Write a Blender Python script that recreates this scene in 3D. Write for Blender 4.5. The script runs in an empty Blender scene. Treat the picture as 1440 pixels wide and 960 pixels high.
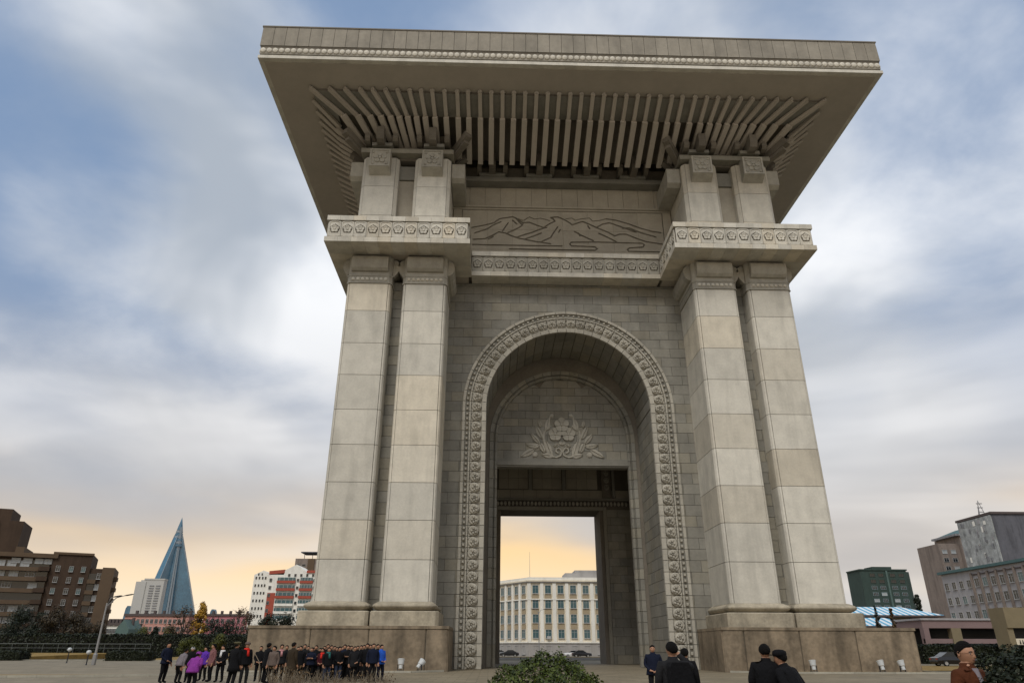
import bpy, bmesh, math, random
import numpy as np
from mathutils import Vector, Matrix
random.seed(7); rng = np.random.default_rng(11)
S = bpy.context.scene
COL = S.collection
rad = math.radians
# ------------------------------------------------------------------ camera
CAM_POS = np.array([-7.7, -60.0, 1.6]); FPX = 970.3
_p, _r, _y = rad(24.026), rad(-0.189), rad(1.615)
FW = np.array([math.sin(_y)*math.cos(_p), math.cos(_y)*math.cos(_p), math.sin(_p)])
_rt = np.array([math.cos(_y), -math.sin(_y), 0.0]); _up = np.cross(_rt, FW)
UP = math.cos(_r)*_up + math.sin(_r)*_rt; RT = math.cos(_r)*_rt - math.sin(_r)*_up
cam = bpy.data.cameras.new('camera'); cam.sensor_width = 36.0; cam.lens = FPX/1440*36
cam.clip_start = 0.1; cam.clip_end = 9000
cam_o = bpy.data.objects.new('camera', cam); COL.objects.link(cam_o)
M = Matrix.Identity(4)
for i in range(3):
    M[i][0] = RT[i]; M[i][1] = UP[i]; M[i][2] = -FW[i]; M[i][3] = CAM_POS[i]
cam_o.matrix_world = M; S.camera = cam_o
def at(px, py, Y):
    """world point on the plane y = Y seen at photo pixel (px, py)"""
    d = FW + RT*(px-720)/FPX - UP*(py-480)/FPX
    return CAM_POS + d*((Y-CAM_POS[1])/d[1])
# ------------------------------------------------------------------ view, world, sun
S.render.resolution_x = 1024; S.render.resolution_y = 682
S.view_settings.view_transform = 'Standard'; S.view_settings.look = 'None'
S.view_settings.exposure = 0.3; S.view_settings.gamma = 1.0; S.view_settings.use_curve_mapping = False
S.cycles.diffuse_bounces = 2
SUN_EL, SUN_AZ = rad(50), rad(-158)      # azimuth from +Y, clockwise: behind the camera, a little to the left
W = bpy.data.worlds.new('World'); S.world = W; W.use_nodes = True
nt = W.node_tree; nt.nodes.clear()
class NB:
    """tiny node-graph helper"""
    def __init__(s, tree): s.t = tree
    def n(s, typ, **kw):
        nd = s.t.nodes.new(typ)
        for k, v in kw.items():
            if k.startswith('_'): setattr(nd, k[1:], v)
        return nd
    def set(s, sock, v):
        if hasattr(v, 'links') or hasattr(v, 'is_linked'): s.t.links.new(v, sock)
        else: sock.default_value = v
    def math(s, op, a, b=0.0, c=None, clamp=False):
        nd = s.t.nodes.new('ShaderNodeMath'); nd.operation = op; nd.use_clamp = clamp
        s.set(nd.inputs[0], a); s.set(nd.inputs[1], b)
        if c is not None: s.set(nd.inputs[2], c)
        return nd.outputs[0]
    def vmath(s, op, a, b=(0, 0, 0)):
        nd = s.t.nodes.new('ShaderNodeVectorMath'); nd.operation = op
        s.set(nd.inputs[0], a); s.set(nd.inputs[1], b); return nd.outputs[0]
    def noise(s, vec, scale, detail=4.0, rough=0.55, dist=0.0, col=False):
        nd = s.t.nodes.new('ShaderNodeTexNoise'); s.set(nd.inputs['Vector'], vec)
        nd.inputs['Scale'].default_value = scale; nd.inputs['Detail'].default_value = detail
        nd.inputs['Roughness'].default_value = rough; nd.inputs['Distortion'].default_value = dist
        return nd.outputs['Color' if col else 'Fac']
    def mapr(s, v, a, b, c=0.0, d=1.0, smooth=True):
        nd = s.t.nodes.new('ShaderNodeMapRange'); nd.interpolation_type = 'SMOOTHSTEP' if smooth else 'LINEAR'
        s.set(nd.inputs['Value'], v)
        for k, x in zip(('From Min', 'From Max', 'To Min', 'To Max'), (a, b, c, d)): nd.inputs[k].default_value = x
        return nd.outputs[0]
    def mix(s, f, a, b, mode='MIX'):
        nd = s.t.nodes.new('ShaderNodeMix'); nd.data_type = 'RGBA'; nd.blend_type = mode
        s.set(nd.inputs[0], f)
        for sk, v in ((nd.inputs[6], a), (nd.inputs[7], b)):
            if isinstance(v, tuple) and len(v) == 3: v = v + (1.0,)
            s.set(sk, v)
        return nd.outputs[2]
    def ramp(s, f, stops):
        nd = s.t.nodes.new('ShaderNodeValToRGB'); cr = nd.color_ramp
        while len(cr.elements) > 1: cr.elements.remove(cr.elements[-1])
        for i, (p, c) in enumerate(stops):
            e = cr.elements[0] if i == 0 else cr.elements.new(p)
            e.position = p; e.color = tuple(c) + (1.0,)
        s.set(nd.inputs[0], f); return nd.outputs[0]
b = NB(nt)
tc = b.n('ShaderNodeTexCoord'); D = b.vmath('NORMALIZE', tc.outputs['Generated'])
sep = b.n('ShaderNodeSeparateXYZ'); nt.links.new(D, sep.inputs[0])
sky = b.n('ShaderNodeTexSky'); sky.sky_type = 'NISHITA'; sky.sun_disc = False
sky.sun_elevation = SUN_EL; sky.sun_rotation = SUN_AZ; sky.air_density = 1.2; sky.dust_density = 1.5
zc = b.math('MAXIMUM', sep.outputs[2], 0.0)
# cloud deck: direction projected on a high plane so that the clouds flatten towards the horizon
den = b.math('ADD', zc, 0.35)
cmb = b.n('ShaderNodeCombineXYZ')
nt.links.new(b.math('DIVIDE', sep.outputs[0], den), cmb.inputs[0])
nt.links.new(b.math('DIVIDE', sep.outputs[1], den), cmb.inputs[1])
P2 = b.vmath('ADD', cmb.outputs[0], (-8.6, -17.5, 0.0))
big = b.noise(P2, 1.3, 2.5, 0.45, 0.4); wisp = b.noise(P2, 2.9, 6.0, 0.56, 0.25)
dens = b.math('ADD', b.math('MULTIPLY', big, 0.7), b.math('MULTIPLY', wisp, 0.3))
cov = b.mapr(dens, 0.40, 0.61)
shade = b.mapr(b.noise(b.vmath('ADD', P2, (3.1, 1.7, 0.4)), 1.7, 4.0, 0.5, 0.4), 0.34, 0.62)
K = 10.0                                                           # background strength is 0.1
cloud = b.mix(shade, (0.36*K, 0.40*K, 0.455*K), (0.83*K, 0.84*K, 0.855*K))
clear = b.mix(0.85, sky.outputs[0], (0.19*K, 0.275*K, 0.425*K))
col = b.mix(b.math('MULTIPLY', cov, 0.94), clear, cloud)
# low grey-white veil and the warm evening band along the horizon, broken up by streaks
P3 = b.n('ShaderNodeCombineXYZ')
nt.links.new(sep.outputs[0], P3.inputs[0]); nt.links.new(sep.outputs[1], P3.inputs[1])
nt.links.new(b.math('MULTIPLY', sep.outputs[2], 4.0), P3.inputs[2])
streak = b.noise(b.vmath('ADD', P3.outputs[0], (6.4, 8.8, 0.7)), 1.5, 4.0, 0.5, 0.3)
zz = b.math('ADD', zc, b.math('MULTIPLY', b.math('SUBTRACT', streak, 0.5), 0.20))
veil = b.mapr(zz, 0.50, 0.16)
greyv = b.mix(b.mapr(streak, 0.38, 0.62), (0.74*K, 0.73*K, 0.725*K), (0.42*K, 0.415*K, 0.42*K))
col = b.mix(b.math('MULTIPLY', veil, 0.88), col, greyv)
warm = b.mapr(zz, 0.235, 0.12)
wcol = b.mix(b.mapr(zc, 0.03, 0.14), (0.86*K, 0.72*K, 0.54*K), (0.88*K, 0.60*K, 0.28*K))
col = b.mix(b.math('MULTIPLY', warm, b.mapr(b.noise(b.vmath('ADD', P3.outputs[0], (7.1, -3.6, 0.1)), 1.1, 3.0, 0.5), 0.40, 0.58, 0.12, 0.92)), col, wcol)
bg = b.n('ShaderNodeBackground'); nt.links.new(col, bg.inputs[0]); bg.inputs[1].default_value = 0.1
out = b.n('ShaderNodeOutputWorld'); nt.links.new(bg.outputs[0], out.inputs[0])
sun = bpy.data.lights.new('sun', 'SUN'); sun.energy = 1.5; sun.angle = rad(24); sun.color = (1.0, 0.955, 0.88)
sun_o = bpy.data.objects.new('sun', sun); COL.objects.link(sun_o)
sd = Vector((math.sin(SUN_AZ)*math.cos(SUN_EL), math.cos(SUN_AZ)*math.cos(SUN_EL), math.sin(SUN_EL)))
sun_o.rotation_euler = sd.to_track_quat('Z', 'Y').to_euler()
# ------------------------------------------------------------------ materials
MATS = {}
def mat(name, color, rough=0.8, metal=0.0, spec=0.35, noise=0.0, nscale=1.0, bump=0.0, bscale=20.0, rand=0.0, streak=0.0, tint=None, emit=None, trans=0.0):
    """procedural material: base colour, blotchy variation, vertical weather streaks, per-object variation, fine bump"""
    m = bpy.data.materials.new(name); m.use_nodes = True; MATS[name] = m
    t = m.node_tree; g = NB(t); bs = t.nodes['Principled BSDF']
    bs.inputs['Roughness'].default_value = rough; bs.inputs['Metallic'].default_value = metal
    bs.inputs['Specular IOR Level'].default_value = spec
    c = tuple(color) + (1.0,)
    pos = g.n('ShaderNodeNewGeometry').outputs['Position']
    fac = None
    if noise:
        n1 = g.noise(pos, nscale, 5.0, 0.6); n2 = g.noise(pos, nscale*7, 3.0, 0.6)
        f = g.math('ADD', g.math('MULTIPLY', n1, 0.65), g.math('MULTIPLY', n2, 0.35))
        fac = g.mapr(f, 0.3, 0.7, 1-noise, 1+noise, False)
    if streak:
        sv = g.vmath('MULTIPLY', pos, (0.9, 0.9, 0.14)); n3 = g.noise(sv, 1.0, 3.5, 0.55)
        f2 = g.mapr(n3, 0.42, 0.68, 1.0, 1-streak)
        fac = f2 if fac is None else g.math('MULTIPLY', fac, f2)
    oi = None
    if rand:
        oi = g.n('ShaderNodeObjectInfo').outputs['Random']
        f3 = g.mapr(oi, 0, 1, 1-rand, 1+rand, False)
        fac = f3 if fac is None else g.math('MULTIPLY', fac, f3)
    colsock = c
    if tint:
        if oi is None: oi = g.n('ShaderNodeObjectInfo').outputs['Random']
        h = g.math('FRACT', g.math('MULTIPLY', oi, 17.31))
        colsock = g.mix(g.mapr(h, 0.45, 1.0), tuple(color), tuple(tint))
    if fac is not None:
        cc = g.n('ShaderNodeCombineXYZ')
        for i in range(3): t.links.new(fac, cc.inputs[i])
        colsock = g.mix(1.0, colsock if not isinstance(colsock, tuple) else tuple(color), cc.outputs[0], 'MULTIPLY')
    g.set(bs.inputs['Base Color'], colsock)
    if bump:
        bn = g.n('ShaderNodeBump'); bn.inputs['Strength'].default_value = bump; bn.inputs['Distance'].default_value = 0.05
        t.links.new(g.noise(pos, bscale, 4.0, 0.6), bn.inputs['Height']); t.links.new(bn.outputs[0], bs.inputs['Normal'])
    if emit:
        bs.inputs['Emission Color'].default_value = tuple(emit) + (1,); bs.inputs['Emission Strength'].default_value = 1.0
    if trans: bs.inputs['Transmission Weight'].default_value = trans
    return m
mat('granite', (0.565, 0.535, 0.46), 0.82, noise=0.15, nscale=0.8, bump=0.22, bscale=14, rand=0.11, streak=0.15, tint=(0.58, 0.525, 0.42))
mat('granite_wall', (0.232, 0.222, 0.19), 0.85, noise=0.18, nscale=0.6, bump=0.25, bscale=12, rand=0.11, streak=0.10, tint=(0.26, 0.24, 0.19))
mat('granite_carved', (0.395, 0.37, 0.31), 0.85, noise=0.18, nscale=1.5, bump=0.3, bscale=16, rand=0.10, streak=0.12)
mat('granite_plinth', (0.225, 0.178, 0.122), 0.85, noise=0.5, nscale=0.45, bump=0.35, bscale=10, rand=0.10, streak=0.42)
mat('granite_base', (0.36, 0.315, 0.235), 0.85, noise=0.38, nscale=0.7, bump=0.3, bscale=12, rand=0.08, streak=0.22)
mat('granite_soffit', (0.44, 0.395, 0.335), 0.85, noise=0.10, nscale=0.25, bump=0.15, bscale=8, streak=0.0)
mat('granite_fascia', (0.285, 0.258, 0.21), 0.85, noise=0.2, nscale=0.35, bump=0.2, bscale=10, rand=0.07, streak=0.14)
mat('joint', (0.13, 0.115, 0.09), 0.95, noise=0.2)
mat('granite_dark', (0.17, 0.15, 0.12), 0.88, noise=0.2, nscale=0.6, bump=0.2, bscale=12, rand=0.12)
# ------------------------------------------------------------------ helpers
def link(o, parent=None):
    COL.objects.link(o)
    if parent is not None: o.parent = parent
    return o
def tag(o, label=None, cat=None, group=None, kind=None):
    for k, v in (('label', label), ('category', cat), ('group', group), ('kind', kind)):
        if v: o[k] = v
    return o
def empty(name, loc=(0, 0, 0), rz=0.0, label=None, cat=None, group=None):
    o = bpy.data.objects.new(name, None); o.empty_display_size = 0.5
    o.location = loc; o.rotation_euler = (0, 0, rz); COL.objects.link(o)
    return tag(o, label, cat, group)
def inst(name, mesh, parent=None, loc=(0, 0, 0), rot=(0, 0, 0), scale=(1, 1, 1), kind=None):
    o = bpy.data.objects.new(name, mesh); o.location = loc; o.rotation_euler = rot; o.scale = scale
    if kind: o['kind'] = kind
    return link(o, parent)
def to_mesh(name, v, f, mats, mi=None, smooth=False):
    me = bpy.data.meshes.new(name); me.from_pydata([tuple(map(float, p)) for p in v], [], f)
    for m in (mats if isinstance(mats, (list, tuple)) else [mats]): me.materials.append(MATS[m])
    if mi is not None and len(mi) == len(f): me.polygons.foreach_set('material_index', mi)
    if smooth: me.polygons.foreach_set('use_smooth', [True]*len(f))
    return me
class MB:
    def __init__(s): s.v = []; s.f = []; s.m = []
    def add(s, v, f, mi=0):
        o = len(s.v); s.v += list(v); s.f += [tuple(i+o for i in q) for q in f]; s.m += [mi]*len(f); return s
    def box(s, x0, x1, y0, y1, z0, z1, mi=0):
        v = [(x0, y0, z0), (x1, y0, z0), (x1, y1, z0), (x0, y1, z0), (x0, y0, z1), (x1, y0, z1), (x1, y1, z1), (x0, y1, z1)]
        return s.add(v, [(0, 3, 2, 1), (4, 5, 6, 7), (0, 1, 5, 4), (1, 2, 6, 5), (2, 3, 7, 6), (3, 0, 4, 7)], mi)
    def prism(s, poly, axis, a0, a1, mi=0):
        mk = {'x': lambda p, a: (a, p[0], p[1]), 'y': lambda p, a: (p[0], a, p[1]), 'z': lambda p, a: (p[0], p[1], a)}[axis]
        n = len(poly); v = [mk(p, a0) for p in poly] + [mk(p, a1) for p in poly]
        f = [tuple(range(n))[::-1], tuple(range(n, 2*n))] + [(i, (i+1) % n, n+(i+1) % n, n+i) for i in range(n)]
        return s.add(v, f, mi)
    def rings(s, rings, cap0=True, cap1=True, mi=0):
        n = len(rings[0]); v = [p for r in rings for p in r]; f = []
        for k in range(len(rings)-1):
            for i in range(n): f.append((k*n+i, k*n+(i+1) % n, (k+1)*n+(i+1) % n, (k+1)*n+i))
        if cap0: f.append(tuple(range(n))[::-1])
        if cap1: f.append(tuple(range((len(rings)-1)*n, len(rings)*n)))
        return s.add(v, f, mi)
    def tube(s, pts, radii, n=6, mi=0):
        rr = []; pts = [Vector(p) for p in pts]
        for i, p in enumerate(pts):
            d = (pts[min(i+1, len(pts)-1)] - pts[max(i-1, 0)]).normalized()
            a = d.cross(Vector((0, 0, 1)) if abs(d.z) < 0.9 else Vector((1, 0, 0))).normalized(); c = d.cross(a)
            r = radii[i] if hasattr(radii, '__len__') else radii
            rr.append([tuple(p + (a*math.cos(2*math.pi*k/n) + c*math.sin(2*math.pi*k/n))*r) for k in range(n)])
        return s.rings(rr, mi=mi)
    def lathe(s, prof, n=12, c=(0, 0, 0), mi=0):
        rr = [[(c[0]+r*math.cos(2*math.pi*k/n), c[1]+r*math.sin(2*math.pi*k/n), c[2]+z) for k in range(n)] for r, z in prof]
        return s.rings(rr, mi=mi)
    def bar(s, p0, p1, w, h, mi=0, w1=None, h1=None):
        """square bar between two points, h measured vertically"""
        p0 = Vector(p0); p1 = Vector(p1); d = (p1-p0); sd_ = d.cross(Vector((0, 0, 1)))
        sd_ = sd_.normalized() if sd_.length > 1e-6 else Vector((1, 0, 0)); u = sd_.cross(d).normalized()
        w1 = w1 or w; h1 = h1 or h
        r0 = [tuple(p0+sd_*a*w/2+u*c*h/2) for a, c in ((-1, -1), (1, -1), (1, 1), (-1, 1))]
        r1 = [tuple(p1+sd_*a*w1/2+u*c*h1/2) for a, c in ((-1, -1), (1, -1), (1, 1), (-1, 1))]
        return s.rings([r0, r1], mi=mi)
    def mesh(s, name, mats, smooth=False): return to_mesh(name, s.v, s.f, mats, s.m, smooth)
    def build(s, name, mats, parent=None, loc=(0, 0, 0), rot=(0, 0, 0), smooth=False, kind=None):
        return inst(name, s.mesh(name, mats, smooth), parent, loc, rot, kind=kind)
_unit = {}
def block(name, m, parent, x0, x1, y0, y1, z0, z1):
    """a box-shaped piece; alike pieces share one mesh per material and are scaled"""
    if m not in _unit: _unit[m] = MB().box(-.5, .5, -.5, .5, -.5, .5).mesh('block_' + m, m)
    return inst(name, _unit[m], parent, ((x0+x1)/2, (y0+y1)/2, (z0+z1)/2), scale=(abs(x1-x0), abs(y1-y0), abs(z1-z0)))
# ================================================================== the ground
mat('paving', (0.235, 0.195, 0.13), 0.75, noise=0.22, nscale=0.25, bump=0.2, bscale=6)
def paving_joints():
    m = MATS['paving']; t = m.node_tree; g = NB(t); bs = t.nodes['Principled BSDF']
    src = bs.inputs['Base Color'].links[0].from_socket
    br = g.n('ShaderNodeTexBrick'); br.inputs['Scale'].default_value = 1.0
    pos = g.n('ShaderNodeNewGeometry').outputs['Position']; t.links.new(pos, br.inputs['Vector'])
    br.inputs['Color1'].default_value = (1, 1, 1, 1); br.inputs['Color2'].default_value = (0.78, 0.78, 0.76, 1); br.inputs['Mortar'].default_value = (0.45, 0.43, 0.4, 1)
    br.inputs['Mortar Size'].default_value = 0.02; br.inputs['Brick Width'].default_value = 1.2; br.inputs['Row Height'].default_value = 1.2
    t.links.new(g.mix(1.0, src, br.outputs['Color'], 'MULTIPLY'), bs.inputs['Base Color'])
paving_joints()
mat('earth_ground', (0.10, 0.085, 0.055), 0.95, noise=0.3, nscale=0.08)
mat('dry_turf', (0.24, 0.155, 0.045), 0.95, noise=0.35, nscale=1.2, bump=0.6, bscale=30)
mat('kerb_stone', (0.34, 0.32, 0.26), 0.85, noise=0.2, nscale=1.0, rand=0.1)
mat('asphalt', (0.055, 0.053, 0.05), 0.85, noise=0.2, nscale=0.5)
def sheet(name, poly, z, m, label=None, th=None):
    mb = MB()
    if th: mb.prism(poly, 'z', z-th, z)
    else: mb.add([(x, y, z) for x, y in poly], [tuple(range(len(poly)))])
    o = mb.build(name, m); o['kind'] = 'structure'; return o
sheet('ground', [(-4000, -300), (4000, -300), (4000, 5000), (-4000, 5000)], -0.012, 'earth_ground')
sheet('plaza_pavement', [(-75, -120), (60, -120), (60, 74), (26, 60), (-34, 60), (-40, 48), (-75, 46)], -0.004, 'paving')
sheet('road', [(-300, 78), (300, 78), (300, 104), (-300, 104)], 0.0, 'asphalt')
sheet('pavement', [(-120, 104.4), (140, 104.4), (140, 119.6), (-120, 119.6)], 0.12, 'paving', th=0.12)
# turf beds framed by kerbs in front of each plinth
def kerb_run(name, pts, parent=None, h=0.13, w=0.22):
    root = inst(name, MB().box(-.01, .01, -.01, .01, -.05, -.04).mesh(name, 'kerb_stone')); root['kind'] = 'structure'
    for p0, p1 in zip(pts[:-1], pts[1:]):
        d = math.dist(p0, p1); n = max(1, round(d/1.5)); a = math.atan2(p1[1]-p0[1], p1[0]-p0[0])
        for k in range(n):
            t = (k+.5)/n
            inst('kerb_stone', KERB, root, (p0[0]+(p1[0]-p0[0])*t, p0[1]+(p1[1]-p0[1])*t, h/2), (0, 0, a), (d/n-.015, w, h))
    return root
KERB = MB().box(-.5, .5, -.5, .5, -.5, .5).mesh('kerb_stone', 'kerb_stone')
for sx in (-1, 1):
    bed = [(sx*11.4, -0.02), (sx*27.6, -0.02), (sx*27.6, -2.9), (sx*13.6, -2.9)]
    sheet('turf_bed', bed, 0.07, 'dry_turf')
    kerb_run('kerb', [(sx*27.7, 1.5), (sx*27.7, -3.0), (sx*13.5, -3.0), (sx*11.3, -0.35)])
# dry lawns to the left of the plaza
sheet('lawn', [(-46, -17), (-22, -9.5), (-27, -9), (-46, -11.2)], 0.05, 'dry_turf')
kerb_run('kerb', [(-46.2, -17.3), (-21.5, -9.5)])
lw = MB().add([(-150, 47.6, .03), (-84, 48, .03), (-70, 70, .85), (-150, 70, .85), (-150, 70, -.02), (-70, 70, -.02)], [(0, 1, 2, 3), (3, 2, 5, 4), (1, 5, 2)]).build('lawn', 'dry_turf'); lw['kind'] = 'structure'
lw = MB().add([(-58, 48, .03), (-40, 48, .03), (-40, 70, .85), (-53, 70, .85), (-53, 70, -.02), (-40, 70, -.02)], [(0, 1, 2, 3), (3, 2, 5, 4)]).build('lawn', 'dry_turf'); lw['kind'] = 'structure'
kerb_run('kerb', [(-140, 45.5), (-40, 47.5)])
sheet('lawn', [(28, 4), (58, 8), (62, 28), (30, 26)], 0.05, 'dry_turf')
kerb_run('kerb', [(27.9, -2.6), (60, 1.5)])
# ================================================================== the triumphal arch
ARCH = empty('triumphal_arch', (0, 0, 0), 0, 'monumental pale granite triumphal arch with paired columns and a wide overhanging roof', 'arch')
WY = 7.0; BACK = 37.0; SPR = 24.2; RIN = 8.45; ROUT = 10.8; CH = 1.03
# --- wall body with the barrel-vaulted opening
def arched_plate(mb, hw, ztop, r, spr, y0, y1, zb=0.0, n=36, xo=None):
    """plate |x|<hw, zb<z<ztop, with an arched hole (radius r, springing spr), between planes y0 and y1"""
    arc = [(r*math.cos(math.pi*k/n), spr + r*math.sin(math.pi*k/n)) for k in range(n+1)]
    for s_ in (-1, 1): mb.box(min(s_*r, s_*hw), max(s_*r, s_*hw), y0, y1, zb, spr)
    for k in range(n):
        (xa, za), (xb, zb_) = arc[k], arc[k+1]
        fa = lambda x, z: (x*hw/max(abs(x), 1e-6), z) if False else None
        def outp(kk):
            t = kk/n*math.pi; c, s_ = math.cos(t), math.sin(t)
            kx = hw/abs(c) if abs(c) > 1e-6 else 1e9; kz = (ztop-spr)/s_ if s_ > 1e-6 else 1e9
            q = min(kx, kz); return (q*c, spr+q*s_)
        pa, pb = outp(k), outp(k+1)
        poly = [(xa, za), pa, pb, (xb, zb_)]
        tcorn = math.atan2(ztop-spr, hw)
        for tc_, cx in ((tcorn, hw), (math.pi-tcorn, -hw)):
            if k/n*math.pi < tc_ - 1e-6 and (k+1)/n*math.pi > tc_ + 1e-6: poly = [(xa, za), pa, (cx, ztop), pb, (xb, zb_)]
        mb.prism(poly, 'y', y0, y1)
mb = MB(); arched_plate(mb, 22.4, 38.6, RIN, SPR, WY+.09, 14.0)
wall = mb.build('wall', 'joint', ARCH)
# hall behind: side legs with side passages, far gate wall, closed mass above
mb = MB()
for s_ in (-1, 1):
    x0, x1 = sorted((s_*10.6, s_*22.4))
    mb.box(x0, x1, 14.8, 15.6, 0, 38.6); mb.box(x0, x1, 31.0, 32.5, 0, 38.6); mb.box(x0, x1, 15.6, 31.0, 23, 38.6)
mb.box(-22.4, 22.4, 14.6, 32.5, 26.5, 38.6); 
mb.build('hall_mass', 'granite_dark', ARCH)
def masonry(parent, m, x0, x1, z0, z1, y, ch=CH, bw=2.0, depth=.11, gap=.034, limit=None, face='y', off=0.0):
    """running-bond facing; limit(z) gives the |x| inside which nothing is laid (arched hole)"""
    r = 0; z = z0
    while z < z1-.12:
        zt = min(z+ch, z1); sh = (bw/2 if r % 2 else 0)+off
        k = math.floor((x0-sh)/bw)
        while sh+k*bw < x1-.05:
            a = max(x0, sh+k*bw); c = min(x1, sh+(k+1)*bw); k += 1
            if c-a < .12: continue
            a += gap/2; c -= gap/2; zz0, zz1 = z+gap/2, zt-gap/2
            jit = random.uniform(-.02, .015)
            if limit is None:
                block('stone_block', m, parent, a, c, y+jit, y+depth, zz0, zz1); continue
            polys = limit(a, c, zz0, zz1)
            for poly in polys:
                if poly == 'full': block('stone_block', m, parent, a, c, y+jit, y+depth, zz0, zz1)
                else: MB().prism(poly, 'y', y+jit, y+depth).build('stone_block', m, parent)
        z = zt; r += 1
def clip_outside_arch(R_, spr):
    hx = lambda z: R_ if z <= spr else math.sqrt(max(R_*R_-(z-spr)**2, 0))
    def f(a, c, z0, z1):
        h0, h1 = hx(z0), hx(z1)
        if z0 >= spr+R_ or (a*c > 0 and min(abs(a), abs(c)) >= h0): return ['full']
        res = []
        for s_ in (-1, 1):
            lo, hi = (max(a, 0), c) if s_ > 0 else (max(-c, 0), -a)
            if hi-lo < .05: continue
            g_ = lambda p: p[0]-(h0+(h1-h0)*(p[1]-z0)/(z1-z0))
            rect = [(lo, z0), (hi, z0), (hi, z1), (lo, z1)]; poly = []
            for p, q in zip(rect, rect[1:]+rect[:1]):
                gp, gq = g_(p), g_(q)
                if gp >= 0: poly.append(p)
                if gp*gq < 0: t = gp/(gp-gq); poly.append((p[0]+(q[0]-p[0])*t, p[1]+(q[1]-p[1])*t))
            if len(poly) >= 3: res.append([(s_*x, z) for x, z in poly])
        return res
    return f
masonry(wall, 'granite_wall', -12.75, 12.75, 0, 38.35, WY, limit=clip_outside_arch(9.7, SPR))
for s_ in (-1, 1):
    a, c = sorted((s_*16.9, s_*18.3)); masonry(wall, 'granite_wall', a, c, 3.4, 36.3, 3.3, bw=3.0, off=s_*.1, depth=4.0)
# --- intrados facing of the barrel (jambs) and vault ring
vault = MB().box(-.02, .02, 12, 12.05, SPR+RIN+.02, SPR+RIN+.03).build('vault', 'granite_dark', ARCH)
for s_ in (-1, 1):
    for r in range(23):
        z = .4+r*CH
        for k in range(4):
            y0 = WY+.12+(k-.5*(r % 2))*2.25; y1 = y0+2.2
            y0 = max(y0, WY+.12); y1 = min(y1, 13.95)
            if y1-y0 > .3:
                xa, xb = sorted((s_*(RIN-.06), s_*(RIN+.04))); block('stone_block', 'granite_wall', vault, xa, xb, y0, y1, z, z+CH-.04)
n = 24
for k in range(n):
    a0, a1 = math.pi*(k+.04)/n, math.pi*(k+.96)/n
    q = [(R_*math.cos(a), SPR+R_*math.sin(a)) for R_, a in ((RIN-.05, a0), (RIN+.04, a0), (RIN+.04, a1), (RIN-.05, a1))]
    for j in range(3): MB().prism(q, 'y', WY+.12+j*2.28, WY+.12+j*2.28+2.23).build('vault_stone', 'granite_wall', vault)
# --- archivolt: voussoirs swept along legs and arc, each with its flower medallion
def path_pt(r, s, spr, rm):
    """point on the arch path at length s (measured on radius rm from the left foot)"""
    L = spr; A = math.pi*rm
    if s <= L: return (-r, s)
    if s >= L+A: return (r, spr-(s-L-A))
    t = math.pi-(s-L)/rm; return (r*math.cos(t), spr+r*math.sin(t))
def sweep_piece(prof, s0, s1, spr, rm, nsub=2):
    m_ = MB(); rr = []
    for k in range(nsub+1):
        s_ = s0+(s1-s0)*k/nsub
        rr.append([(path_pt(r, s_, spr, rm)[0], y, path_pt(r, s_, spr, rm)[1]) for r, y in prof])
    return m_.rings(rr)
RM = 9.45
TOT = 2*SPR+math.pi*RM; NV = 76; PITCH = (TOT)/NV
prof = [(8.42, 7.15), (8.42, 6.86), (8.84, 6.80), (8.87, 7.08), (9.95, 7.08), (9.97, 6.80), (10.10, 6.80), (10.12, 7.06), (10.52, 7.06), (10.54, 6.78), (10.80, 6.78), (10.84, 7.15)]
arc_o = MB().box(-.02, .02, 7.2, 7.22, SPR+9.4, SPR+9.5).build('archivolt', 'granite_carved', ARCH)
def medallion_mesh():
    m_ = MB()
    # bud-shaped shield (local x across, z along the band outward)
    def ring(sc, y): return [(sc*.40*math.sin(t)*(1-.12*math.cos(t)), y, sc*.46*-math.cos(t)*(1 if math.cos(t) > 0 else .95)) for t in [2*math.pi*k/12 for k in range(12)]]
    m_.rings([ring(1.08, .02), ring(1.0, -.10), ring(.80, -.16), ring(.3, -.12)], cap0=False)
    for k in range(5):
        t = 2*math.pi*k/5+math.pi/2; cx, cz = .19*math.cos(t), .19*math.sin(t)-.06
        p = [(cx+.13*math.cos(t+u), -.15, cz+.13*math.sin(t+u)) for u in (0, 1.05, 2.1, math.pi, 4.18, 5.23)]
        q = [(cx+.07*math.cos(t+u), -.235, cz+.07*math.sin(t+u)) for u in (0, 1.05, 2.1, math.pi, 4.18, 5.23)]
        m_.rings([p, q], cap0=False)
    m_.rings([[(.07*math.cos(u), -.15, .07*math.sin(u)-.06) for u in (0, 1.26, 2.51, 3.77, 5.03)], [(.03*math.cos(u), -.26, .03*math.sin(u)-.06) for u in (0, 1.26, 2.51, 3.77, 5.03)]], cap0=False)
    for sx in (-1, 1):   # two sepals at the outer corners
        m_.rings([[(sx*.36, -.02, .18), (sx*.47, -.02, .44), (sx*.16, -.02, .47)], [(sx*.36, -.12, .25), (sx*.42, -.12, .42), (sx*.22, -.12, .43)]], cap0=False)
    return m_.mesh('flower_medallion', 'granite_carved')
MED = medallion_mesh()
beads = MB()
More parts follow.
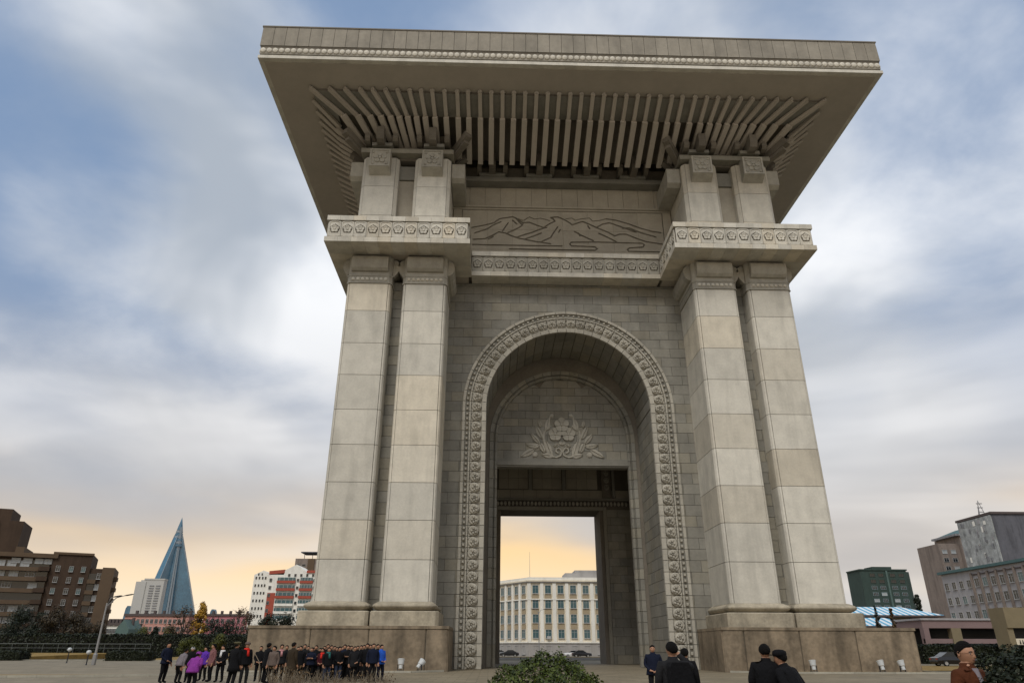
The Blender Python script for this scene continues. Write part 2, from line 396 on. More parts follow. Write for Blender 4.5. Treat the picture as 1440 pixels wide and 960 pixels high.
for i in range(NV):
    s0, s1 = i*PITCH+.025, (i+1)*PITCH-.025; sm = (s0+s1)/2
    sweep_piece(prof, s0, s1, SPR, RM).build('voussoir', 'granite_carved', arc_o)
    x, z = path_pt(9.42, sm, SPR, RM); x2, z2 = path_pt(9.92, sm, SPR, RM)
    ang = math.atan2(x2-x, z2-z)
    inst('flower_medallion', MED, arc_o, (x, 7.06, z), (0, ang, 0), (1.2, 1.5, 1.12))
    for j in range(2):
        xb, zb = path_pt(10.32, i*PITCH+(j+.5)*PITCH/2, SPR, RM)
        h = .165
        beads.add([(xb-h, 7.07, zb-h), (xb+h, 7.07, zb-h), (xb+h, 7.07, zb+h), (xb-h, 7.07, zb+h), (xb-h*.5, 6.82, zb-h*.5), (xb+h*.5, 6.82, zb-h*.5), (xb+h*.5, 6.82, zb+h*.5), (xb-h*.5, 6.82, zb+h*.5)],
                  [(4, 5, 6, 7), (0, 1, 5, 4), (1, 2, 6, 5), (2, 3, 7, 6), (3, 0, 4, 7)])
beads.build('bead_course', 'granite_carved', ARCH, kind='stuff')
# --- inner ring and tympanum wall at the end of the barrel
SP2, R2 = 22.9, 8.0
mb = MB(); arched_plate(mb, 10.6, 38.0, R2, SP2, 14.02, 14.75)
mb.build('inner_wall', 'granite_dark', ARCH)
ring_o = MB().box(-.02, .02, 14.7, 14.72, SP2+7.6, SP2+7.7).build('inner_ring', 'granite_wall', ARCH)
prof2 = [(7.18, 14.9), (7.18, 14.25), (7.28, 14.12), (7.42, 14.12), (7.5, 14.3), (7.56, 14.3), (7.62, 14.0), (8.02, 13.94), (8.08, 14.1), (8.08, 14.9)]
T2 = 2*SP2+math.pi*7.6; N2 = round(T2/CH)
for i in range(N2): sweep_piece(prof2, i*T2/N2+.02, (i+1)*T2/N2-.02, SP2, 7.6).build('voussoir', 'granite_wall', ring_o)
mb = MB()   # tympanum backing over the rectangular opening
n = 24; arc = [(7.3*math.cos(math.pi*k/n), SP2+7.3*math.sin(math.pi*k/n)) for k in range(n+1)]
mb.prism([(7.3, 20.6)] + arc + [(-7.3, 20.6)], 'y', 14.62, 15.3)
tymp = mb.build('tympanum', 'joint', ARCH)
def inside_arc(R_, spr):
    def f(a, c, z0, z1):
        hx = lambda z: R_ if z <= spr else math.sqrt(max(R_*R_-(z-spr)**2, 0))
        h0, h1 = hx(z0), hx(z1)
        A0, C0, A1, C1 = max(a, -h0), min(c, h0), max(a, -h1), min(c, h1)
        if A0 == a and C0 == c and A1 == a and C1 == c: return ['full']
        p = []
        if C0-A0 > .05: p += [(A0, z0), (C0, z0)]
        if C1-A1 > .05: p += [(C1, z1), (A1, z1)]
        if len(p) == 2: p.append(((p[0][0]+p[1][0])/2, (z0+z1)/2))
        return [p] if len(p) >= 3 else []
    return f
masonry(tymp, 'granite_wall', -7.3, 7.3, 20.75, SP2+7.3, 14.5, ch=.92, bw=1.62, depth=.14, gap=.035, limit=inside_arc(7.25, SP2))
mb = MB().box(-7.25, 7.25, 14.1, 15.3, 19.95, 20.35).box(-7.25, 7.25, 14.3, 15.3, 20.36, 20.72).box(-7.2, 7.2, 14.25, 15.3, 19.78, 19.94)
mb.build('lintel', 'granite_wall', ARCH)
# --- carved flower relief on the tympanum (height field, only the carved shapes stand proud)
def relief_flowers():
    k = .0078; nx, nz = 300, 170; X = np.linspace(-4.75, 4.75, nx); Z = np.linspace(-.1, 5.1, nz); U, V = np.meshgrid(X, Z)
    h = np.zeros_like(U)
    def put(mask, val): np.maximum(h, np.where(mask, val, 0), out=h)
    def cv(p): return ((p[0]-722)*k, (795-p[1])*k)
    def leaf(b0, t0, w, hh=.16):
        for sgn in (1, -1):
            bx, bz = cv(b0); tx, tz = cv(t0); bx *= sgn; tx *= sgn
            L = math.hypot(tx-bx, tz-bz); dx, dz = (tx-bx)/L, (tz-bz)/L
            a = ((U-bx)*dx+(V-bz)*dz)/L; p = (-(U-bx)*dz+(V-bz)*dx)
            hw = w*k*.5*np.sin(np.pi*np.clip(a, 0, 1)**.8)**.8
            m_ = (a > 0) & (a < 1) & (np.abs(p) < hw)
            val = hh*(.55+.45*np.sqrt(np.clip(1-(np.abs(p)/np.maximum(hw, 1e-4)), 0, 1))) - .09*(np.abs(p) < .03)
            put(m_, val)
    def flower(c, r, hh):
        for sgn in ((1,) if abs(c[0]-722) < 2 else (1, -1)):
            cx, cz = cv(c); cx *= sgn; rr = np.hypot(U-cx, V-cz); th = np.arctan2(V-cz, U-cx)-math.pi/2
            R_ = r*k*(.80+.20*np.abs(np.cos(2.5*th))**.7)
            val = hh*(.5+.5*np.clip(rr/R_, 0, 1)) - .07*(np.abs(np.cos(2.5*th)) < .10)*(rr > .25*R_)
            put(rr < R_, val); put(rr < .16*r*k, hh*1.1)
    def ball(c, r, hh=.16):
        for sgn in (1, -1):
            cx, cz = cv(c); rr = np.hypot(U-cx*sgn, V-cz)/(r*k); put(rr < 1, hh*np.sqrt(np.clip(1-rr*rr, 0.1, 1)))
    def stroke(pts, w, hh=.14):
        for sgn in (1, -1):
            q = [cv(p) for p in pts]
            for (ax, az), (bx, bz) in zip(q[:-1], q[1:]):
                ax, bx = ax*sgn, bx*sgn; L2 = (bx-ax)**2+(bz-az)**2
                t = np.clip(((U-ax)*(bx-ax)+(V-az)*(bz-az))/L2, 0, 1); d = np.hypot(U-ax-t*(bx-ax), V-az-t*(bz-az))
                put(d < w*k/2, hh*np.sqrt(np.clip(1-(d/(w*k/2))**2, .15, 1)))
    stroke([(560, 330), (500, 360), (465, 430), (460, 520), (480, 620), (560, 720)], 34, .10)
    for b0, t0, w in (((500, 395), (540, 205), 80), ((420, 350), (395, 235), 50), ((440, 520), (345, 320), 75), ((400, 590), (272, 435), 70), ((390, 640), (205, 605), 70), ((400, 610), (290, 640), 60),
                      ((330, 670), (125, 790), 85), ((570, 780), (485, 540), 95), ((470, 720), (400, 565), 70), ((600, 775), (425, 750), 75), ((545, 700), (590, 640), 50), ((560, 320), (470, 400), 60), ((600, 600), (640, 640), 40)):
        leaf(b0, t0, w)
    stroke([(545, 250), (552, 190), (578, 160)], 26); ball((582, 168), 30); ball((335, 748), 40)
    stroke([(560, 775), (640, 790), (700, 760), (712, 700), (680, 655), (640, 665), (632, 705), (660, 725)], 28, .17)
    leaf((690, 640), (640, 600), 40); leaf((722, 560), (722, 615), 110)
    flower((722, 310), 108, .24); flower((628, 452), 100, .21)
    v = []; f = []; idx = -np.ones(h.shape, int)
    keep = h > 0.004
    on = np.zeros_like(keep); on[:-1, :-1] = keep[:-1, :-1] | keep[1:, :-1] | keep[:-1, 1:] | keep[1:, 1:]
    for j, i in zip(*np.nonzero(on)):
        q = []
        for jj, ii in ((j, i), (j, i+1), (j+1, i+1), (j+1, i)):
            if idx[jj, ii] < 0: idx[jj, ii] = len(v); v.append((X[ii], 14.5-h[jj, ii]*1.0 if keep[jj, ii] else 14.53, Z[jj]+20.85))
            q.append(idx[jj, ii])
        f.append(tuple(q))
    return to_mesh('flower_relief', v, f, 'granite_carved')
inst('flower_relief', relief_flowers(), tymp)
mat('granite_panel', (0.36, 0.325, 0.26), 0.85, noise=0.14, nscale=0.7, bump=0.2, bscale=12, rand=0.05)
# --- far gate wall with its rectangular opening
mb = MB(); FY = 32.0
for s_ in (-1, 1):
    a, c = sorted((s_*6.95, s_*12)); mb.box(a, c, FY+.08, 37, 0, 26.5)
mb.box(-6.95, 6.95, FY+.08, 37, 18.4, 26.5)
far = mb.build('far_wall', 'joint', ARCH)
for s_ in (-1, 1):
    a, c = sorted((s_*7.45, s_*10.6)); masonry(far, 'granite_wall', a, c, 0, 18.5, FY, bw=1.9, depth=.1, off=.3*s_)
    a, c = sorted((s_*6.5, s_*6.95)); block('jamb', 'granite_dark', far, a, c, FY-.1, 37, 0, 18.35)
    a, c = sorted((s_*6.97, s_*7.4)); block('jamb_moulding', 'granite_wall', far, a, c, FY-.25, FY+.1, 0, 18.8)
block('lintel_moulding', 'granite_wall', far, -6.95, 6.95, FY-.22, FY+.1, 18.36, 18.8)
block('architrave', 'granite_wall', far, -10.6, 10.6, FY-.3, FY+.1, 19.62, 19.9)
bm_ = MB()
for k in range(42):
    x = -10.4+k*.5; bm_.lathe([(.02, 0), (.17, .18), (.2, .34), (.12, .55), (.02, .6)], 6, (x, FY-.1, 18.9))
bm_.build('bead_frieze', 'granite_carved', far, kind='stuff')
for a, c in ((-6.8, -2.9), (-2.3, 1.6), (2.2, 6.4)):
    for j, (z0, z1) in enumerate(((19.95, 21.0), (21.15, 22.6), (22.62, 24.2))):
        if j: 
            w = (c-a)/3
            for q in range(3): block('stone_panel', 'granite_panel', far, a+q*w+.02, a+(q+1)*w-.02, FY-.02, FY+.1, z0, z1-.03)
w = 1.75
for q in range(12): block('stone_panel', 'granite_panel', far, -10.5+q*w+.02, -10.5+(q+1)*w-.02, FY-.06, FY+.1, 19.93, 21.0)
for x in (-2.6, 1.9): block('pilaster_strip', 'granite_wall', far, x-.22, x+.22, FY-.3, FY+.1, 21.02, 24.5)
for q in range(4): inst('flower_medallion', MED, far, (7.6, FY-.05, 21.4+q*.95), (0, 0, 0), (1.1, 1, 1))
block('pilaster_strip', 'granite_wall', far, 8.3, 8.65, FY-.5, FY+.1, 20.0, 24.5)
block('pilaster_strip', 'granite_dark', far, 7.0, 8.2, FY-.2, FY+.1, 20.0, 24.5)
# --- plinths
for s_ in (-1, 1):
    a, c = sorted((s_*11.1, s_*26.8)); pl = MB().box(a, c, .06, BACK-.06, 0, 3.08).build('plinth', 'joint', ARCH)
    xs = [11.05, 12.8, 17.35, 21.95, 26.85]
    for x0, x1 in zip(xs[:-1], xs[1:]):
        a, c = sorted((s_*(x0+.035), s_*(x1-.035)))
        e = .09
        mb = MB().rings([[(a, 0.1, .0), (c, .1, .0), (c, .1, 3.06), (a, .1, 3.06)], [(a, -.02, .0), (c, -.02, .0), (c, -.02, 3.06), (a, -.02, 3.06)], [(a+e, -.07, .0), (c-e, -.07, .0), (c-e, -.07, 3.0), (a+e, -.07, 3.0)]])
        mb.build('plinth_slab', 'granite_plinth', pl)
    ys = [0.03, 3.5, 7.0, 11, 15.2, 19.6, 24, 28.4, 32.8, 37]
    for y0, y1 in zip(ys[:-1], ys[1:]):
        a, c = sorted((s_*11.0, s_*11.12)); block('plinth_slab', 'granite_plinth', pl, a, c, y0+.03, min(y1, 7.0 if y0 < 7 else y1)-.03, 0, 3.06)
        a, c = sorted((s_*26.78, s_*26.9)); block('plinth_slab', 'granite_plinth', pl, a, c, y0+.03, y1-.03, 0, 3.06)
    a, c = sorted((s_*10.98, s_*26.95))
    for x0, x1 in zip(xs[:-1], xs[1:]):
        a, c = sorted((s_*(x0-(.08 if x0 < 12 else 0)+.01), s_*(x1+(.08 if x1 > 26 else 0)-.01)))
        MB().prism([(a, -.12), (c, -.12), (c, 37), (a, 37)], 'z', 3.08, 3.30).build('plinth_cap', 'granite_plinth', pl)
# --- columns
def octo(x0, x1, y0, y1, ch): return [(x0, y1), (x0, y0+ch), (x0+ch, y0), (x1-ch, y0), (x1, y0+ch), (x1, y1)]
JZ = [5.2, 8.57, 11.87, 15.17, 18.6, 21.95, 25.4, 28.7, 32.2, 35.25]
def bump_strip(x0, x1, y, z, n, axis='x'):
    m_ = MB()
    for k in range(n):
        x = x0+(k+.5)*(x1-x0)/n
        rr = [[(x+r*math.cos(u), y-d, z+r*math.sin(u)) for u in [math.pi*j/4 for j in range(8)]] for r, d in ((.19, 0), (.16, .09), (.06, .13))]
        m_.rings(rr, cap0=False)
        m_.add([(x-.26, y, z-.34), (x+.26, y, z-.34), (x+.26, y, z-.28), (x-.26, y, z-.28)], [(0, 1, 2, 3)])
    return m_
for s_ in (-1, 1):
    for cx0, cx1, bx0, bx1, tx0, tx1 in ((12.62, 17.0, 11.9, 17.5, 12.15, 17.42), (18.2, 22.6, 17.64, 23.4, 17.72, 23.05)):
        def mir(a, c): return sorted((s_*a, s_*c))
        a, c = mir(cx0+.05, cx1-.05)
        core = MB().prism(octo(a, c, 1.67, WY+.05, .3), 'z', 3.4, 38.4).build('column', 'joint', ARCH)
        a, c = mir(cx0, cx1)
        for z0, z1 in zip(JZ[:-1], JZ[1:]):
            mb = MB()
            # front panel, chamfer strips set off by a narrow reveal, sides
            g_ = .022
            mb.prism([(a+.3, 1.6), (c-.3, 1.6), (c-.3, 2.2), (a+.3, 2.2)], 'z', z0+g_, z1-g_)
            for q, d in ((a, 1), (c, -1)):
                pl_ = [(q+d*.26, 1.65), (q+d*.12, 1.70), (q, 1.9), (q, WY+.02), (q+d*.4, WY+.02), (q+d*.4, 2.0), (q+d*.26, 2.0)]
                mb.prism(pl_ if d > 0 else pl_[::-1], 'z', z0+g_, z1-g_)
            mb.build('shaft_block', 'granite', core)
        # base block, torus
        a, c = mir(bx0, bx1)
        mb = MB(); mb.rings([[(x, y, 3.31) for x, y in octo(a, c, .55, WY, .25)], [(x, y, 4.38) for x, y in octo(a, c, .55, WY, .25)], [(x, y, 4.45) for x, y in octo(a+.08, c-.08, .63, WY, .25)]])
        mb.build('base_block', 'granite_base', core)
        a, c = mir(tx0, tx1); mb = MB(); rr = []
        for k in range(9):
            t = math.pi*(k/8)*.92; o_ = .45*(1-math.sin(t+.15)) if t < math.pi/2 else .45*(1-math.sin(t+.15))*1.2
            o_ = min(o_, .6); z = 4.5+.7*k/8
            rr.append([(x, y, z) for x, y in octo(a+o_*.9, c-o_*.9, .80+o_, WY, .25)])
        mb.rings(rr).build('torus', 'granite_base', core, smooth=False)
        # capital: bead band, neck, rolled cushion
        a, c = mir(cx0-.05, cx1+.05)
        mb = MB().prism(octo(a, c, 1.54, WY, .32), 'z', 35.28, 36.18); mb.prism(octo(a-.05, c+.05, 1.49, WY, .34), 'z', 35.27, 35.38); mb.prism(octo(a-.05, c+.05, 1.49, WY, .34), 'z', 36.06, 36.2)
        cap = mb.build('bead_band', 'granite_carved', core)
        bump_strip(a+.4, c-.4, 1.54, 35.72, 8).build('bead_course', 'granite', core, kind='stuff')
        a, c = mir(cx0, cx1); MB().prism(octo(a, c, 1.6, WY, .3), 'z', 36.2, 38.42).build('capital_neck', 'granite_carved', core)
        pr = [(1.7, 36.55), (1.35, 36.62), (1.08, 36.85), (.92, 37.2), (.88, 37.6), (.95, 37.95), (1.15, 38.2), (1.45, 38.36), (1.7, 38.38)]
        MB().prism(pr, 'x', a+.36, c-.36).build('roll', 'granite_carved', core, smooth=False)
        for q, d in ((a, -1), (c, 1)):
            rr = [(q+d*(1.6-y_), z) for y_, z in pr]
            MB().prism(rr, 'y', 2.2, WY).build('roll', 'granite_carved', core)
    # pointed web between the two capitals
    a, c = sorted((s_*17.0, s_*18.2)); m_ = (a+c)/2
    MB().prism([(a, 36.3), (a+.15, 36.3), (m_-.28, 36.55), (m_-.12, 36.75), (m_, 37.05), (m_+.12, 36.75), (m_+.28, 36.55), (c-.15, 36.3), (c, 36.3), (c, 37.6), (a, 37.6)], 'y', 2.1, 2.6).build('web', 'granite_carved', ARCH)
# --- flowered frieze: ledges, body, tiles
def tile_mesh(w, h, m='granite_carved'):
    n = 20; m_ = MB(); hw, hh = w/2-.02, h/2-.02
    def sq(t, a, c):
        ct, st = math.cos(t), math.sin(t); q = min(a/abs(ct) if abs(ct) > 1e-6 else 1e9, c/abs(st) if abs(st) > 1e-6 else 1e9); return (q*ct, q*st)
    def pent(t, r):
        u = (t-math.pi/2) % (2*math.pi/5)-math.pi/5; q = r*math.cos(math.pi/5)/math.cos(u); return (q*math.cos(t), q*math.sin(t))
    def flo(t, r):
        q = r*(.72+.28*abs(math.cos(2.5*(t-math.pi/2)))); return (q*math.cos(t), q*math.sin(t))
    T = [2*math.pi*k/n+math.pi/2 for k in range(n)]
    def R_(fn, y, *a): return [(fn(t, *a)[0], y, fn(t, *a)[1]) for t in T]
    rr = [R_(sq, .08, hw, hh), R_(sq, -.02, hw, hh), R_(sq, -.05, hw-.05, hh-.05), R_(sq, -.05, hw-.1, hh-.1), R_(sq, 0., hw-.13, hh-.13), R_(pent, -.02, .58), R_(pent, .3, .56), R_(flo, .3, .42), R_(flo, -.07, .44), R_(flo, -.09, .36), R_(flo, -.02, .18), R_(flo, -.10, .10)]
    return m_.rings(rr, cap0=False).mesh('flower_tile', m)
Z0, Z1, Z2, Z3 = 38.4, 38.95, 40.85, 41.45
FR = MB()
for s_ in (-1, 1):
    a, c = sorted((s_*10.5, s_*24.45)); FR.box(a, c, -1.0, 38.0, Z0+.3, Z3-.2)
FR.box(-10.5, 10.5, 5.45, 31.5, Z0+.3, Z3-.2)
fr = FR.build('frieze', 'granite_dark', ARCH)
def ledge(z0, z1, o_, name):
    n = 0
    for s_ in (-1, 1):
        x0, x1 = 10.45-o_, 24.5+o_; k = 11; w = (x1-x0)/k
        for i in range(k):
            a, c = sorted((s_*(x0+i*w+.008), s_*(x0+(i+1)*w-.008))); block(name, 'granite', fr, a, c, -1.05-o_, 1.2, z0, z1)
        a, c = sorted((s_*(x0+.01), s_*(x0+3))); 
        for y0, y1 in ((1.21, 3.2), (3.22, 5.6)): block(name, 'granite', fr, a, c, y0, y1, z0, z1)
        a, c = sorted((s_*(x1-3), s_*(x1-.01)))
        for i in range(12): block(name, 'granite', fr, a, c, 1.21+i*3.05, 1.19+(i+1)*3.05, z0, z1)
    k = 10; x0 = 10.45-o_; w = 2*x0/k
    for i in range(k): block(name, 'granite', fr, -x0+i*w+.008, -x0+(i+1)*w-.008, 5.35-o_, 7.6, z0, z1)
ledge(Z0, Z1-.02, .2, 'ledge_stone'); ledge(Z2+.06, Z3, .14, 'ledge_stone')
MB().box(-23.9, -10.6, 1.1, 37.5, Z0+.03, Z0+.25).box(10.6, 23.9, 1.1, 37.5, Z0+.03, Z0+.25).box(-10.55, 10.55, 7.5, 31, Z0+.03, Z0+.25).build('soffit', 'granite_soffit', fr)
zt = (Z1+Z2)/2+.02; ht = Z2-Z1-.02
TB, TC_ = tile_mesh(1.265, ht, 'granite'), tile_mesh(1.21, ht)
for s_ in (-1, 1):
    for i in range(11): inst('flower_tile', TB, fr, (s_*(10.52+(i+.5)*1.265), -1.07, zt))
    for i in range(5):
        inst('flower_tile', TB, fr, (s_*10.43, -.9+(i+.55)*1.265, zt), (0, 0, -s_*math.pi/2 if s_ > 0 else math.pi/2))
    for i in range(20): inst('flower_tile', TB, fr, (s_*24.52, -.95+(i+.5)*1.265, zt), (0, 0, s_*math.pi/2))
for i in range(17): inst('flower_tile', TC_, fr, (-10.28+(i+.5)*1.21, 5.38, zt))
# --- upper storey: core, piers, mountain panel
up = MB().box(-21.6, 21.6, WY+.15, 30, 41.2, 55.3).build('upper_wall', 'granite_dark', ARCH)
def relief_mountain():
    Lz = [[(105,405),(185,390),(245,375),(280,350),(330,342),(365,337),(385,345),(400,365),(420,385)],[(125,438),(200,415),(240,390),(290,368)],
     [(115,480),(190,475),(250,448),(275,432),(320,440),(350,455),(400,472),(500,492),(605,508)],[(210,478),(240,462)],[(300,427),(335,375)],[(335,437),(385,415),(420,395),(430,378)],[(365,360),(390,382)],
     [(385,348),(430,375),(470,372),(520,392),(560,405),(600,380),(632,365),(622,352),(605,342)],[(400,350),(430,362),(470,338),(500,352),(540,346),(600,362)],
     [(605,342),(650,338),(690,355),(720,372),(740,388),(770,378),(805,367),(850,385),(900,408),(960,432),(1010,458),(1040,448),(1080,447),(1150,475),(1210,495),(1310,510)],
     [(385,468),(440,450),(490,435),(540,415),(580,405)],[(440,478),(500,458),(545,440)],[(545,495),(605,468),(625,435),(650,400)],[(655,435),(665,418)],[(755,430),(800,455),(875,488)],[(780,440),(790,458)],[(840,395),(852,412)],
     [(910,442),(960,465),(1020,495)],[(895,405),(930,385),(975,375),(1020,390),(1080,412),(1145,435)],[(955,350),(1020,360),(1090,380),(1180,412),(1240,428),(1300,438)],[(1060,410),(1100,408),(1180,440),(1270,465)],
     [(700,350),(740,345),(760,360),(800,350),(850,345),(870,365),(920,360),(955,350)],[(110,512),(400,518),(675,522)],
     [(345,540),(600,545),(885,549),(900,540),(885,527),(740,522),(725,510),(735,498),(900,497),(1185,505),(1198,515),(1188,529),(1102,535),(1090,545),(1102,556),(1310,560)]]
    thin = {8, 21}
    x0, x1, z0, z1 = -11.6, 11.6, 41.5, 48.1; nx, nz = 900, 256
    X = np.linspace(x0, x1, nx); Z = np.linspace(z0, z1, nz); U, V = np.meshgrid(X, Z); g_ = np.zeros_like(U)
    for li, pl_ in enumerate(Lz):
        q = [at(640+x/4.5, 230+y/4.5, 7.0) for x, y in pl_]; w = .04 if li in thin else .068
        for p, r in zip(q[:-1], q[1:]):
            ax, az, bx, bz = p[0], p[2], r[0], r[2]; L2 = (bx-ax)**2+(bz-az)**2
            t = np.clip(((U-ax)*(bx-ax)+(V-az)*(bz-az))/L2, 0, 1); d = np.hypot(U-ax-t*(bx-ax), V-az-t*(bz-az))
            np.maximum(g_, np.clip(2.2-2.0*d/w, 0, 1)*(.2 if li in thin else .6), out=g_)
    # the slabs: eight columns, three courses, each its own carved stone
    cx = np.linspace(0, nx-1, 9).astype(int); cz = np.array([0, 51, 154, nz-1])
    for i in range(8):
        for j in range(3):
            i0, i1, j0, j1 = cx[i], cx[i+1], cz[j], cz[j+1]; v = []; f = []; W_ = i1-i0+1
            for jj in range(j0, j1+1):
                for ii in range(i0, i1+1):
                    e = (ii in (i0, i1)) or (jj in (j0, j1))
                    v.append((X[ii], WY+g_[jj, ii]+(.035 if e else 0), Z[jj]))
            for jj in range(j1-j0):
                for ii in range(i1-i0): f.append((jj*W_+ii, jj*W_+ii+1, (jj+1)*W_+ii+1, (jj+1)*W_+ii))
            inst('relief_slab', to_mesh('relief_slab', v, f, 'granite_panel'), up)
relief_mountain()
for x0, x1, z0, z1, y0 in ((-12.7, 12.7, 48.38, 48.62, 6.75), (-12.7, 12.7, 48.12, 48.36, 6.9), (-12.6, -11.65, 41.4, 48.1, 6.92), (11.65, 12.6, 41.4, 48.1, 6.92)):
    block('panel_frame', 'granite_panel', up, x0, x1, y0, WY+.2, z0, z1)
for k in range(14):
    w = 25.2/14; block('stone_panel', 'granite_panel', up, -12.6+k*w+.015, -12.6+(k+1)*w-.015, 6.92, WY+.2, 48.65, 51.2)
block('beam', 'granite_wall', up, -12.4, 12.4, 5.7, WY+.2, 51.25, 51.85)
block('beam', 'granite_dark', up, -12.4, 12.4, 6.2, WY+.2, 51.9, 53.5)
def nose(parent, x, y0, y1, z0, z1, w, m='granite_dark', carved=False, rz=0):
    h = z1-z0
    pr = [(y0+.1, z1), (y0, z1-.25*h), (y0, z0+.35*h), (y0+.25, z0+.08*h), (y0+.7, z0), (y1, z0), (y1, z1)]
    o = MB().prism([(p[0]-y1, p[1]) for p in pr], 'x', -w/2, w/2).build('bracket', m, parent, (x, y1, 0), (0, 0, rz)); return o
for k, x in enumerate((-8.2, -2.75, 2.75, 8.2)):
    nose(up, x, 3.6, 6.3, 51.95, 53.7, .72)
    block('bracket_bed', 'granite_wall', up, x-1.5, x+1.5, 5.4, 6.5, 51.86, 52.2)
    for d in (-1.5, 1.5): nose(up, x+d, 4.6, 6.3, 52.25, 53.3, .5)
# pier pairs
for s_ in (-1, 1):
    for x0, x1 in ((12.72, 16.62), (18.35, 22.25)):
        a, c = sorted((s_*x0, s_*x1)); pr = MB().prism(octo(a+.04, c-.04, 1.26, 8, .36), 'z', 41.3, 50.7).build('pier', 'joint', ARCH)
        for z0, z1 in ((41.46, 43.2), (43.2, 46.9), (46.9, 50.7)):
            mb = MB(); g_ = .02
            mb.prism([(a+.36, 1.2), (c-.36, 1.2), (c-.36, 1.6), (a+.36, 1.6)], 'z', z0+g_, z1-g_)
            for q, d in ((a, 1), (c, -1)):
                pl_ = [(q+d*.33, 1.25), (q, 1.58), (q, 7.9), (q+d*.33, 7.9)]; mb.prism(pl_ if d > 0 else pl_[::-1], 'z', z0+g_, z1-g_)
            mb.build('shaft_block', 'granite', pr)
        m_ = (a+c)/2   # carved flower block on the pier head
        fb = MB().prism([(1.3, 48.2), (.45, 48.65), (.25, 48.75), (.25, 51.05), (1.3, 51.05)], 'x', m_-1.12, m_+1.12).build('flower_block', 'granite_carved', pr)
        fm = MB()
        for q0, q1, w0, w1 in ((m_-1.1, m_+1.1, 50.86, 51.04), (m_-1.1, m_+1.1, 48.8, 48.98), (m_-1.1, m_-.92, 48.98, 50.86), (m_+.92, m_+1.1, 48.98, 50.86)): fm.box(q0, q1, .17, .26, w0, w1)
        for k in range(5):
            t = 2*math.pi*k/5+math.pi/2; cx, cz = m_+.45*math.cos(t), 49.9+.45*math.sin(t)
            fm.rings([[(cx+r_*math.cos(u), .25-d_, cz+r_*math.sin(u)) for u in [math.pi*j/4 for j in range(8)]] for r_, d_ in ((.3, 0), (.26, .12), (.1, .06))], cap0=False)
        fm.rings([[(m_+r_*math.cos(u), .25-d_, 49.9+r_*math.sin(u)) for u in [math.pi*j/4 for j in range(8)]] for r_, d_ in ((.2, 0), (.14, .16))], cap0=False)
        for dx in (-.72, .72):
            for dz in (-.72, .72): fm.rings([[(m_+dx+r_*math.cos(u), .25-d_, 49.9+dz+r_*math.sin(u)) for u in [math.pi*j/3 for j in range(6)]] for r_, d_ in ((.17, 0), (.1, .1))], cap0=False)
        fm.build('flower_carving', 'granite_carved', pr)
        nose(ARCH, m_, -.9, 1.6, 51.6, 53.3, .8)
        for d in (-1.5, 1.5): nose(ARCH, m_+d, -.1, 1.6, 52.0, 52.9, .55)
        block('bracket_bed', 'granite_wall', ARCH, m_-.1*s_-1.1, m_-.1*s_+1.1, .3, 1.6, 51.58, 51.98)
    a, c = sorted((s_*16.55, s_*18.45)); block('pier_web', 'granite_panel', ARCH, a, c, 2.3, 4, 41.4, 48.4); block('pier_web', 'granite_wall', ARCH, a, c, 2.1, 4, 48.45, 50.2)
    a, c = sorted((s_*12.45, s_*22.5)); block('tie_beam', 'granite_wall', ARCH, a, c, .72, 6.5, 50.98, 51.55)
    block('pier_head', 'granite_dark', ARCH, a+.5, c-.5, 1.7, 7.5, 50.72, 54.2)
    for x0, x1 in ((11.2, 12.66), (22.3, 23.7)):
        a, c = sorted((s_*x0, s_*x1)); MB().prism([(2.0, 50.6), (2.0, 48.75), (2.5, 48.4), (7, 48.4), (7, 50.6)], 'x', a, c).build('beam_end', 'granite_carved', ARCH)
    # diagonal brackets at the corners of the pier head
    for (xa, ya), (xb, yb) in (((22.3, 2.2), (24.7, -1.0)), ((12.6, 2.2), (10.4, -.8)), ((12.5, 3.6), (10.6, 2.6)), ((22.4, 4.0), (24.6, 3.4))):
        MB().bar((s_*xa, ya, 52.0), (s_*(xa+(xb-xa)*.8), ya+(yb-ya)*.8, 52.95), .85, .95, w1=.75, h1=.9).build('corner_bracket', 'granite_dark', ARCH)
        MB().bar((s_*xa, ya, 51.6), (s_*(xa+(xb-xa)*.7), ya+(yb-ya)*.7, 52.2), .6, .6).build('corner_bracket', 'granite_dark', ARCH)
    # purlin brackets down the flank of the building
    for k in range(7):
        y = 8.5+k*4.2; MB().prism([(0, 52), (2.2, 52.7), (2.2, 53.6), (0, 53.6)], 'y', -.35, .35).build('bracket', 'granite_dark', ARCH, (s_*21.6, y, 0), (0, 0, 0 if s_ > 0 else math.pi))
# --- roof: rafters, boards, soffit, fascia
RZ, RX, RY0, RY1 = 55.75, 31.8, -7.5, 44.5
roof = MB().box(-RX+.3, RX-.3, RY0+.3, RY1-.3, RZ, 57.3).box(-RX+.1, RX-.1, RY0+.12, RY1-.12, 57.3, 60.0).build('roof', 'granite_soffit', ARCH)
MB().box(-RX-.08, RX+.08, RY0-.08, RY1+.08, 55.745, 56.12).build('cornice_ledge', 'granite', roof)
soff = MB().box(-RX+.45, RX-.45, RY0+.45, RY1-.45, RZ-.06, RZ-.012).build('soffit', 'granite_soffit', roof)
bd = MB()
def bead(x, y, z, nx_, ny_):
    r1 = []
    for r, d in ((.29, 0), (.25, .10), (.1, .16)):
        r1.append([(x+nx_*d-ny_*r*math.cos(u), y+ny_*d+nx_*r*math.cos(u), z+r*math.sin(u)*1.15) for u in [math.pi*j/4 for j in range(8)]])
    bd.rings(r1, cap0=False)
nb = 104; w = 2*RX/nb
for k in range(nb): bead(-RX+(k+.5)*w, RY0+.02, 56.84, 0, -1)
